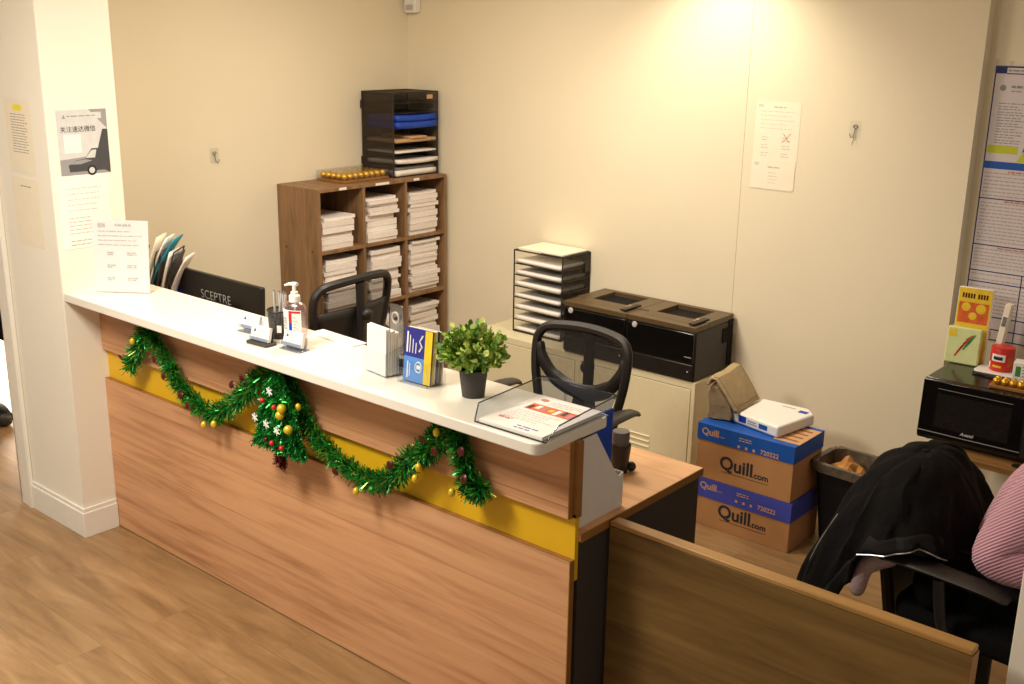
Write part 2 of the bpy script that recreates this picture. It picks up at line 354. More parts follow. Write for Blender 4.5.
GP = [(.271,.776),(.34,.86),(.393,.93),(.434,.935),(.481,.889),(.554,.833),(.60,.776),(.691,.731),(.801,.705),(.897,.748),(1.003,.826),(1.082,.892),(1.15,.935),(1.232,.94),(1.296,.889),(1.343,.805),(1.426,.746),(1.547,.703),(1.664,.688),(1.756,.732),(1.823,.802),(1.90,.856),(1.95,.912),(1.982,.942),(2.022,.940),(2.046,.89),(2.062,.832),(2.082,.79),(2.12,.80)]
gar = thing('tinsel_garland', 'green tinsel garland with baubles swagged along the desk front', 'garland', (0, -.03, 0))
path = smooth_path([(x, -.004, z) for x, z in GP], 9)
rn = random.Random(3)
A, B_, C_ = MB(), MB(), MB()
for i, p in enumerate(path):
    w = Vector((p.x, 0, p.z+.012)); strands(A, w, 34, .050, rnd=rn); strands(B_, w, 22, .046, rnd=rn); strands(C_, w, 16, .050, rnd=rn)
for mb in (A, B_, C_):   # keep strands in front of the panel (local y = world y + .03)
    mb.v = [(x, min(y, .027), z) for x, y, z in mb.v]
A.build('tinsel', M['tinsel'], gar); B_.build('tinsel', M['tinsel_d'], gar); C_.build('tinsel', M['tinsel_l'], gar)
MB().tube([(p.x, 0, p.z+.012) for p in path], .006, 6).build('wire_core', M['tinsel_d'], gar)
golds = [(.36, .90), (.80, .672), (.862, .69), (1.345, .87), (1.62, .655), (1.90, .815), (1.885, .775), (2.035, .775), (1.975, .945)]
reds = [(.262, .812), (.50, .855), (.66, .75), (.70, .72), (.555, .80), (.985, .865), (1.045, .90), (1.775, .785), (1.915, .905), (1.52, .69), (2.07, .91), (2.08, .83), (1.965, .88)]
for x, z in golds: MB().ball((x, -.040, z+.008), .011, 12, 8, sz=1.25).build('gold_bauble', M['gold2'], gar, smooth=True)
for x, z in reds:
    MB().lathe([(.002, -.003), (.012, -.002), (.0145, 0), (.012, .002), (.002, .003)], 14, (0, 0, 0), TR((x, -.040, z+.01), rx=90+rn.uniform(-25, 25), ry=rn.uniform(-25, 25))).build('red_sequin', M['maroon'], gar, smooth=True)
tree = thing('tinsel_tree', 'small green tinsel tree with snowflakes and red trunk hanging on the desk front', 'decoration', (1.262, -.085, .690))
A, B_ = MB(), MB()
for (z0, z1, w0, w1) in [(.03, .11, .130, .085), (.10, .19, .115, .062), (.175, .28, .085, .022)]:
    for k in range(9):
        f = k/8; z = z0+(z1-z0)*f; hw = w0+(w1-w0)*f
        for j in range(int(hw*230)+3):
            p = Vector((rn.uniform(-hw, hw), rn.uniform(-.008, .012), z)); strands(A, p, 14, .026, rnd=rn); strands(B_, p, 9, .024, rnd=rn)
for mb in (A, B_): mb.v = [(x, min(y, .038), z) for x, y, z in mb.v]
A.build('tinsel', M['tinsel'], tree); B_.build('tinsel', M['tinsel_d'], tree)
MB().prism([(-.10, .03), (.10, .03), (.06, .12), (.085, .12), (.045, .2), (.06, .2), (.0, .3), (-.06, .2), (-.045, .2), (-.085, .12), (-.06, .12)], .008, .016, 'y').build('backing', M['tinsel_d'], tree)
T_ = MB()
for k in range(90): strands(T_, Vector((rn.uniform(-.022, .022), rn.uniform(-.006, .012), rn.uniform(-.03, .03))), 4, .022, .002, rn)
T_.build('trunk', M['maroon'], tree)['label'] = 'dark red tinsel trunk'
for x, z in [(-.0, .235), (-.085, .125), (-.025, .115), (.03, .105)]:
    s = MB()
    for a in range(0, 180, 60):
        dx, dz = .016*math.cos(R(a+30)), .016*math.sin(R(a+30)); s.tube([(x-dx, -.034, z-dz), (x+dx, -.034, z+dz)], .002, 6)
        for sg in (-1, 1):
            s.tube([(x+sg*dx*.6, -.034, z+sg*dz*.6), (x+sg*dx*.6+.006*math.cos(R(a+90)), -.034, z+sg*dz*.6+.006*math.sin(R(a+90)))], .0015, 5)
    s.build('snowflake', M['white'], tree)
for x, z, mm in [(.02, .185, 'red'), (-.04, .195, 'red'), (.0, .055, 'red'), (.05, .05, 'red'), (-.03, .06, 'maroon'), (.06, .19, 'gold2'), (.05, .165, 'gold2'), (.09, .125, 'gold2')]:
    r_ = .0155 if mm == 'gold2' else .009
    MB().ball((x, -.034, z), r_, 12, 8).build('gold_bauble' if mm == 'gold2' else 'red_bead', M[mm], tree, smooth=True)

# ------------------------------------------------------------------ papers on the pier
rn = random.Random(11)
t = thing('notice_sheet', 'white text notice with yellow highlighted heading, upper sheet on the pier front', 'paper notice', (-.212, -.1453, 1.50), 0)
MB().box(-.104, -.0004, 0, .104, .0004, .285).build('sheet', M['beige_paper'], t)
p = MB(); lines(p, -.062, .075, .225, .08, 15, .003, rnd=rn, ragged=.25); p.build('print', M['ink'], t)
MB().rect(-.035, .24, .03, .262).build('highlight', M['highlight'], t)
t = thing('notice_sheet', 'white sheet with a small caption, lower sheet on the pier front', 'paper notice', (-.21, -.1453, 1.208), 0)
MB().box(-.108, -.0004, 0, .108, .0004, .272).build('sheet', M['beige_paper'], t)
p = MB(); lines(p, -.04, .045, .238, .238, 1, .004, rnd=rn, ragged=0); p.build('print', M['ink'], t)
t = thing('poster', 'grey car poster with Chinese heading on the bright pier face', 'poster', (.0008, 0, 1.502), 90)
MB().box(-.102, -.0004, 0, .104, .0004, .248).build('sheet', M['g1'], t)
MB().poly([(-.102, .0), (.104, 0), (.104, .075), (-.102, .06)], -.0005).build('road', M['g2'], t)
MB().poly([(.03, .248), (.104, .248), (.104, .17)], -.0006).build('cliff', M['g2'], t)
MB().poly([(.104, .17), (.104, 0.0), (.06, .02), (.055, .09), (.082, .17)], -.0006).build('cliff', M['g3'], t)
MB().rect(-.088, .212, .082, .236, -.0007).build('banner', M['g1'], t)
p = MB(); lines(p, -.06, .07, .224, .224, 1, .004, -.0009, rnd=rn, ragged=.1); p.poly([(-.08, .216), (-.072, .232), (-.066, .216)], -.0009); p.build('print', M['ink'], t)
text('关注速达微信', .0245, M['g4'], t, (-.092, -.0011, .166))
MB().rect(-.08, .085, -.01, .155, -.0008).build('white_patch', M['paper'], t)
car = MB(); car.poly([(-.066, .012), (-.07, .038), (-.035, .056), (.0, .06), (.03, .098), (.075, .098), (.104, .075), (.104, .012)], -.0010); car.build('car', M['g3'], t)
MB().poly([(.002, .062), (.03, .092), (.05, .092), (.042, .062)], -.0012).build('car_window', M['g1'], t)
MB().poly([(-.066, .042), (-.035, .054), (.0, .058), (.03, .052), (-.02, .04)], -.0012).build('car_bonnet', M['g2'], t)
w = MB(); w.poly([(.025+.02*math.cos(k*.4), .014+.02*math.sin(k*.4)) for k in range(16)], -.0013); w.build('wheel', M['g4'], t)
w = MB(); w.poly([(.025+.012*math.cos(k*.4), .014+.012*math.sin(k*.4)) for k in range(16)], -.0014); w.build('wheel_rim', M['g1'], t)
t = thing('notice_sheet', 'white notice with faint grey and red text just under the car poster', 'paper notice', (.0008, 0, 1.215), 90)
MB().box(-.125, -.0004, 0, .092, .0004, .286).build('sheet', M['paper'], t)
p = MB(); lines(p, -.088, .06, .235, .15, 5, .003, rnd=rn); lines(p, -.088, .0, .12, .12, 1, .004, rnd=rn); p.build('print', M['ink_l'], t)
p = MB(); lines(p, -.088, .06, .105, .06, 4, .0022, rnd=rn); p.build('print', M['ink_r'], t)
p = MB(); lines(p, -.088, .04, .03, .015, 2, .003, rnd=rn); p.build('print', M['ink'], t)

# hooks
def hook(label, loc, rz, lean):
    t = thing('wall_hook', label, 'hook', loc, rz)
    MB().prism(rrect(-.026, -.04, .026, .035, .005), -.0016, -.0004, 'y').build('adhesive_pad', M['acryl'], t)
    h = MB(); h.tube([(.009*math.cos(k*.5236), -.004, .010+.007*math.sin(k*.5236)) for k in range(12)], .0018, 6, closed=True)
    h.tube([(0, -.005, .003), (lean*.002, -.006, -.018), (lean*.004, -.010, -.032), (lean*.008, -.016, -.038), (lean*.013, -.018, -.032), (lean*.016, -.018, -.020)], .0018, 6)
    h.build('metal_hook', M['grey'], t, smooth=True); return t
hook('silver wire hook on the left wall beside the bookcase', (WL+.0005, 1.03, 1.445), 90, 1)
h = hook('silver wire hook on the back wall right of the pinned sheets', (2.087, WB+.0028, 1.685), 0, -1)
MB().tube([(-.003, -.004, -.03), (-.006, -.003, -.05), (-.011, -.003, -.068)], .0008, 5).build('thread', M['grey'], h)

# sheets on the back wall
t = thing('notice_sheet', 'white form with a red cross mark pinned on the back wall', 'paper notice', (1.718, WB+.0015, 1.50), 0)
MB().box(-.108, -.0004, 0, .112, .0004, .278).build('sheet', M['paper_warm'], t)
p = MB(); lines(p, -.095, -.07, .262, .255, 3, .003, rnd=rn, ragged=0); lines(p, -.02, .04, .255, .255, 1, .006, rnd=rn, ragged=0); lines(p, -.08, .1, .235, .16, 5, .002, rnd=rn)
for z in (.12, .085, .05): lines(p, -.07, -.03, z, z-.012, 2, .003, rnd=rn); lines(p, .03, .075, z, z-.012, 2, .003, rnd=rn)
p.build('print', M['ink_l'], t)
MB().poly([(.03, .10), (.034, .10), (.075, .143), (.071, .143)], -.0009).add([(.035, -.0009, .14), (.039, -.0009, .14), (.068, -.0009, .102), (.064, -.0009, .102)], [(0, 1, 2, 3)]).build('cross_mark', M['ink_r'], t)
t = thing('notice_sheet', 'shorter white sheet overlapping the bottom of the crossed form', 'paper notice', (1.715, WB+.0003, 1.387), 0)
MB().prism(rrect(-.108, 0, .110, .135, .012, corners=(0, 1, 0, 0)), -.0004, .0004, 'y').build('sheet', M['paper_warm'], t)
p = MB(); lines(p, -.092, -.066, .115, .108, 2, .004, rnd=rn, ragged=0); lines(p, -.025, .035, .10, .10, 1, .006, rnd=rn, ragged=0); lines(p, -.02, .03, .075, .03, 4, .002, rnd=rn); p.build('print', M['ink_l'], t)

# ------------------------------------------------------------------ bookcase with paper stacks
BX0, BX1, BY0, BY1, BZ = WL+.004, -.307, 1.405, 2.354, 1.268
bk = thing('bookcase', 'walnut bookcase with nine paper-filled cubbyholes in the back left corner', 'bookcase', (BX0, BY0, 0))
D, W = BX1-BX0, BY1-BY0
T = .018
MB().box(0, 0, 0, D, T, BZ-T).build('side_panel', M['walnut'], bk, bevel=.001)
MB().box(0, W-T, 0, D, W, BZ-T).build('side_panel', M['walnut'], bk, bevel=.001)
MB().box(0, 0, BZ-T, D, W, BZ).build('top_panel', M['walnut'], bk, bevel=.001)
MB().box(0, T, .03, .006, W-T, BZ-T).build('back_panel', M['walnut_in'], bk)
SH = [.277, .610, .9436]
for z in [.04]+SH: MB().box(.006, T, z-T, D-.002, W-T, z).build('shelf', M['walnut'], bk, bevel=.001)
DV = [T+(W-4*T)/3, T+2*(W-4*T)/3+T]
for y in DV:
    for a, b in [(.04, SH[0]-T), (SH[0], SH[1]-T), (SH[1], SH[2]-T), (SH[2], BZ-T)]:
        MB().box(.006, y, a, D-.004, y+T, b).build('divider', M['walnut'], bk, bevel=.001)
for y, w in [(.145, .05), (.40, .10), (.685, .045)]: MB().box(D+.0003, y, BZ-.0155, D+.001, y+w, BZ-.0025).build('label_sticker', M['paper'], bk)
s = MB()
for y_, z_ in [(-.0006, .62), (-.0006, .94)]:
    for x_ in (.06, .27): s.lathe([(.0005, 0), (.005, 0)], 10, (0, 0, 0), TR((x_, y_, z_), rx=90))
s.build('screw_cap', M['tan'], bk)
colx = [T, DV[0]+T, DV[1]+T]; CW = (W-4*T)/3
rows = {'upper': (SH[2], .29), 'middle': (SH[1], .30), 'lower': (SH[0], .30)}
cn = ['left', 'centre', 'right']
heights = {('upper', 0): .165, ('upper', 1): .235, ('upper', 2): .235, ('middle', 0): .272, ('middle', 1): .285, ('middle', 2): .29, ('lower', 0): .2, ('lower', 1): .235, ('lower', 2): .25}
ords = ['topmost', 'second from top', 'third from top', 'fourth from top', 'fifth from top', 'sixth from top', 'seventh from top', 'eighth from top', 'ninth from top', 'tenth from top', 'eleventh from top', 'twelfth from top', 'thirteenth from top']
rn = random.Random(5)
for (rw, ci), H in heights.items():
    z = rows[rw][0]+.0012; items = []; lim = rows[rw][0]+H
    while z < lim:
        th = min(rn.uniform(.013, .034), max(.012, lim-z)); items.append((z, th)); z += th+.0008
    for k, (z, th) in enumerate(items):
        w, d = .216, .285
        oy = rn.uniform(-.012, .016); ox = rn.uniform(-.012, .014); sag = rn.uniform(.0, .004); ang = rn.uniform(-1.5, 1.5)
        top = (k == len(items)-1)
        m_ = MB(); nu, nv = 8, 6
        def surf(u, v, up):
            x = -d*u; y = -w/2+w*v; bow = -sag*math.sin(math.pi*v)*math.sin(math.pi*u)+(0.006 if top else .0015)*(abs(v-.5)*2)**3*(1-u)*(1 if up else .3)
            return (x, y, (th*(.86+.14*(1-abs(v-.5)*1.2))+bow) if up else max(0, bow*.3))
        g = [[surf(i/nu, j/nv, 0) for i in range(nu+1)] for j in range(nv+1)]; g2 = [[surf(i/nu, j/nv, 1) for i in range(nu+1)] for j in range(nv+1)]
        n0 = (nu+1)*(nv+1); vs = [p for r_ in g for p in r_]+[p for r_ in g2 for p in r_]; fs = []
        ix = lambda j, i, t_: t_*n0+j*(nu+1)+i
        for j in range(nv):
            for i in range(nu):
                fs.append((ix(j, i, 0), ix(j+1, i, 0), ix(j+1, i+1, 0), ix(j, i+1, 0))); fs.append((ix(j, i, 1), ix(j, i+1, 1), ix(j+1, i+1, 1), ix(j+1, i, 1)))
        for i in range(nu):
            fs.append((ix(0, i, 0), ix(0, i+1, 0), ix(0, i+1, 1), ix(0, i, 1))); fs.append((ix(nv, i, 0), ix(nv, i, 1), ix(nv, i+1, 1), ix(nv, i+1, 0)))
        for j in range(nv):
            fs.append((ix(j, 0, 0), ix(j, 0, 1), ix(j+1, 0, 1), ix(j+1, 0, 0))); fs.append((ix(j, nu, 0), ix(j+1, nu, 0), ix(j+1, nu, 1), ix(j, nu, 1)))
        m_.add(vs, fs)
        o = m_.build('paper_packet', M['paper2'] if rn.random() < .75 else M['paper_edge'], smooth=True)
        o.location = (BX1-.018+ox, BY0+colx[ci]+.024+w/2+max(-.010, oy)+(.012 if rw != 'upper' else 0), z); o.rotation_euler = (0, 0, R(ang))
        tag(o, f"white paper packet, {ords[len(items)-1-k]} of the stack in the {rw} {cn[ci]} cubbyhole", 'papers', 'paper packets stacked in the bookcase')

# box of gold sweets on the bookcase
def gold_box(label, loc, rz, nx, ny, r, glabel, wantlid=True):
    t = thing('sweet_box', label, 'box', loc, rz)
    w, d = nx*r*2.15+.012, ny*r*2.15+.012
    MB().box(-w/2, -d/2, 0, w/2, d/2, .012).build('tray', M['edge'], t, bevel=.002)
    if wantlid:
        b = MB(); b.box(-w/2-.002, -d/2-.002, .0125, w/2+.002, -d/2-.0005, .052); b.box(-w/2-.002, d/2+.0005, .0125, w/2+.002, d/2+.002, .052)
        b.box(-w/2-.002, -d/2, .0125, -w/2-.0005, d/2, .052); b.box(w/2+.0005, -d/2, .0125, w/2+.002, d/2, .052); b.box(-w/2-.002, -d/2-.002, .0525, w/2+.002, d/2+.002, .054)
        b.build('clear_lid', M['acryl'], t)
    mt = TR(loc, rz)
    first = None
    for i in range(nx):
        for j in range(ny):
            p = mt @ Vector(((i-(nx-1)/2)*r*2.15, (j-(ny-1)/2)*r*2.15, .0125+r*.97))
            if first is None:
                o = first = MB().ball((0, 0, 0), r, 12, 8).build('foil_sweet', M['gold'], smooth=True)
            else: o = first.copy(); col.objects.link(o)
            o.location = p; tag(o, glabel, 'sweet', glabel)
gold_box('flat clear box of gold foil sweets on top of the bookcase', (-.50, 1.82, BZ+.001), 90+1, 8, 5, .0188, 'round gold foil sweet in the box on the bookcase')

# black mesh letter organizer on the bookcase
ox0, ox1, oy0, oy1, oh = WL+.012, -.375, 2.005, 2.352, .455
t = thing('letter_organizer', 'tall black mesh letter organizer holding a blue folder on the bookcase', 'letter organizer', (ox0, oy0, BZ+.001))
D2, W2 = ox1-ox0, oy1-oy0
MB().box(0, 0, .004, D2, .0015, oh).build('mesh_side', M['wiremesh'], t); MB().box(0, W2-.0015, .004, D2, W2, oh).build('mesh_side', M['wiremesh'], t)
MB().box(.0005, .002, .004, .002, W2-.002, oh).build('mesh_back', M['wiremesh'], t); MB().box(0, 0, oh+.0005, D2, W2, oh+.002).build('mesh_top', M['wiremesh'], t)
fr = MB()
for x in (.003, D2): 
    for y in (.001, W2-.001): fr.tube([(x, y, .003), (x, y, oh+.002)], .0042, 6)
for z in (.003, oh+.002): fr.tube([(.003, 0, z), (D2, 0, z), (D2, W2, z), (.003, W2, z)], .0042, 6, closed=True)
fr.build('wire_frame', M['gunmetal'], t)
lv = [.004, .068, .128, .185, .262, .345, .40]
for z in lv:
    s = MB(); s.box(.004, .004, z, D2-.004, W2-.004, z+.0015); s.tube([(D2-.003, .004, z+.002), (D2-.003, W2-.004, z+.002)], .0032, 6); s.build('tray', M['wiremesh'], t)
MB().box(D2+.004, W2-.09, oh-.035, D2+.006, W2-.045, oh-.012).build('label_holder', M['tan'], t)
MB().box(-.006, -.006, oh-.09, .012, -.001, oh-.045).build('clip', M['black'], t); MB().box(-.006, -.006, .06, .012, -.001, .1).build('clip', M['black'], t)
def flat_sheet(name, label, cat, z, th, mat, x0=.02, x1=None, y0=.018, y1=None, group=None, curl=0):
    x1 = D2+.004 if x1 is None else x1; y1 = W2-.018 if y1 is None else y1
    m_ = MB(); m_.grid(lambda u, v: (x0+(x1-x0)*u, y0+(y1-y0)*v, z+th/2+curl*(u*abs(v-.5)*2)**2), 8, 8)
    o = m_.build(name, mat, solid=th, smooth=True); o.location = (ox0, oy0, BZ+.001); return tag(o, label, cat, group)
b = flat_sheet('folder', 'upper bright blue folder in the black organizer on the bookcase', 'folder', lv[4]+.040, .032, M['blue'], x1=D2+.012, curl=.006)
b = flat_sheet('folder', 'lower bright blue folder in the black organizer on the bookcase', 'folder', lv[4]+.003, .034, M['blue'], x1=D2+.016, curl=.003)
flat_sheet('envelope', 'manila envelope in the black organizer, in the tray under the blue folders', 'envelope', lv[3]+.003, .018, M['brown_envelope'])
flat_sheet('card_slip', 'pale card slip standing over the manila envelope', 'card', lv[3]+.022, .012, M['tan'], y0=.13, y1=.25, x1=D2+.012)
flat_sheet('paper_sheets', 'thin white sheets in the organizer tray below the manila envelope', 'papers', lv[2]+.003, .010, M['paper2'])
flat_sheet('paper_sheets', 'wide white sheets sticking out of the second lowest organizer tray', 'papers', lv[1]+.003, .020, M['paper2'], x1=D2+.02, curl=.006)
flat_sheet('paper_sheets', 'thick white stack in the bottom tray of the bookcase organizer', 'papers', lv[0]+.003, .028, M['paper'])
flat_sheet('booklet', 'dark booklet on the white stack in the bottom organizer tray', 'booklet', lv[0]+.033, .016, M['grey'], x1=D2-.01, y0=.03)

# ------------------------------------------------------------------ storage cabinet, tray tower, printers
CX0, CX1, CY, CZ = .22, 1.596, 2.023, .513
cb = thing('storage_cabinet', 'low cream steel cabinet along the back wall under the printers', 'cabinet', (CX0, CY, 0))
CWd, CD = CX1-CX0, WB-CY-.004
MB().box(0, .012, .03, CWd, CD, CZ).build('carcass', M['cabinet'], cb, bevel=.003)
MB().box(.03, .03, 0, CWd-.03, CD, .029).build('plinth', M['slate'], cb)
f = MB(); f.box(0, 0, .03, CWd, .0115, .055); f.box(0, 0, CZ-.033, CWd, .0115, CZ); f.box(0, 0, .0555, .02, .0115, CZ-.0335); f.box(CWd-.02, 0, .0555, CWd, .0115, CZ-.0335); f.box(.682, 0, .0555, .712, .0115, CZ-.0335)
f.build('face_frame', M['cabinet'], cb, bevel=.001)
MB().box(.0205, .006, .0555, CWd-.0205, .0118, CZ-.0335).build('shadow_gap', M['cab_line'], cb)
for x0, x1 in [(.0225, .6795), (.7145, CWd-.0225)]:
    d = MB().box(x0, -.002, .058, x1, .0058, CZ-.036).build('door', M['cabinet'], cb, bevel=.002)
    for k in range(4):
        xx = (x0+x1)/2 - .05; MB().prism([(-.0025, 0), (-.008, .006), (-.0025, .012)], xx, xx+.16, 'x').build('louvre', M['cabinet'], d, loc=(0, 0, .105+k*.027))
    MB().box(x1-.06 if x0 < .5 else x0+.02, -.006, .25, x1-.045 if x0 < .5 else x0+.035, -.0025, .31).build('handle', M['lgrey'], d, bevel=.002)
MB().box(.722, -.003, CZ-.031, .80, -.0005, CZ-.027).build('door_gap_shade', M['slate'], cb)  # dark strip standing in for the shaded gap along the door top
# tower of letter trays
tx0, tx1, ty0, ty1, th_ = .393, .715, 2.14, 2.372, .442
t = thing('letter_tray_tower', 'black wire letter tray tower with eight levels on the cream cabinet', 'letter organizer', (tx0, ty0, CZ+.001))
a, b = tx1-tx0, ty1-ty0
fr = MB()
for x in (0, a):
    for y in (0, b): fr.tube([(x, y, .003), (x, y, th_)], .004, 6)
for z in (.004, th_): fr.tube([(0, 0, z), (a, 0, z), (a, b, z), (0, b, z)], .004, 6, closed=True)
fr.build('wire_frame', M['gunmetal'], t)
MB().box(a-.0008, .004, .008, a+.0008, b-.004, th_-.004).build('mesh_side', mesh_mat('tower_mesh', lin(52, 42, 32), .42), t)
MB().box(.004, b-.001, .008, a-.004, b+.0008, th_-.004).build('mesh_back', mesh_mat('tower_mesh_back', lin(60, 50, 38), .35), t)
tl = [.008+k*.0605 for k in range(7)]
for z in tl:
    s = MB(); s.box(.003, .003, z-.001, a-.003, b-.003, z+.0005); s.tube([(0, 0, z), (a, 0, z), (a, b, z)], .003, 6); s.build('tray', M['gunmetal'], t)
MB().box(a-.11, b-.004, .3, a-.05, b-.0025, .4).build('label_plate', M['tan'], t); MB().box(a+.002, b-.05, th_-.10, a+.008, b-.01, th_-.05).build('clip', M['black'], t)
lvl = ['lowest', 'second lowest', 'third lowest', 'fourth', 'third highest', 'second highest', 'highest']
for k, z in enumerate(tl):
    m_ = MB(); c_ = random.uniform(.002, .007); th2 = .013+.009*random.random(); sh = random.uniform(-.003, .012)
    m_.grid(lambda u, v: (.012+(a-.026)*u+0, -.004+sh*.4+(b-.02)*v, z+.0015+th2/2+c_*(1-u)*(1-v)**2), 8, 6)
    o = m_.build('paper_sheets', M['paper'], solid=th2, smooth=True); o.location = (tx0, ty0, CZ+.001)
    tag(o, f'white papers in the {lvl[k]} tray of the wire tower on the cream cabinet', 'papers', 'papers in the letter tray tower')
o = MB().box(.012, .012, th_+.0045, a-.012, b-.006, th_+.0115).build('paper_sheets', M['paper_warm']); o.location = (tx0, ty0, CZ+.001)
tag(o, 'cream papers lying on top of the wire tray tower', 'papers')
# printers
def printer(label, x0):
    t = thing('laser_printer', label, 'printer', (x0, 2.0105, CZ+.001), group='twin black laser printers')
    w, d, h = .378, .352, .268
    MB().box(0, .012, .0, w, d, h-.03).build('body', M['black'], t, bevel=.008, seg=3)
    MB().box(.005, 0, .012, w-.005, .0115, .085).build('paper_tray', M['black'], t, bevel=.004)
    MB().box(.005, 0, .088, w-.005, .0115, h-.035).build('front_door', M['black_g'], t, bevel=.004)
    # lid with an open output well
    zt = h; l = MB(); ox_, oy_ = .085, .12
    l.box(.0, .004, h-.0295, w, oy_, zt-.004); l.box(0, oy_, h-.0295, ox_, d-.03, zt); l.box(w-.085, oy_, h-.0295, w, d-.03, zt); l.box(0, d-.03, h-.0295, w, d, zt)
    l.build('lid', M['brownblack'], t, bevel=.002)['label'] = 'brown-black top lid'
    MB().box(ox_+.001, oy_+.001, h-.0285, w-.086, d-.031, h-.022).build('output_tray', M['black_m'], t)
    MB().prism([(oy_-.07, zt-.0035), (oy_-.002, zt-.0035), (oy_-.002, zt+.003)], .06, w-.06, 'x').build('lip', M['brownblack'], t)
    MB().lathe([(.0, 0), (.013, 0), (.015, .003), (.013, .007), (.0, .008)], 18, (0, 0, 0), TR((.05, -.0005, h-.045), rx=90), cap=False).build('power_button', M['lgrey'], t, smooth=True)
    MB().box(w-.05, .02, zt+.0005, w-.02, .16, zt+.008).build('control_panel', M['black'], t, bevel=.002)
    MB().box(w-.075, .10, zt+.0005, w-.052, .14, zt+.002).build('label_plate', M['tan'], t)
    MB().box(w-.05, -.0012, .118, w-.012, -.0004, .121).build('print', M['lgrey'], t)
    MB().ball((w-.028, -.001, .05), .0035, 8, 6).build('status_light', M['led'], t)
    MB().box(w+.0003, d-.10, .14, w+.0025, d-.04, .21).build('side_port', M['black_m'], t)
    MB().box(w+.0003, d-.045, .02, w+.003, d-.005, .245).build('side_vent', M['black_m'], t)
    return t
printer('left black laser printer beside the wire tray tower', .826)
printer('right black laser printer at the end of the cream cabinet', 1.207)

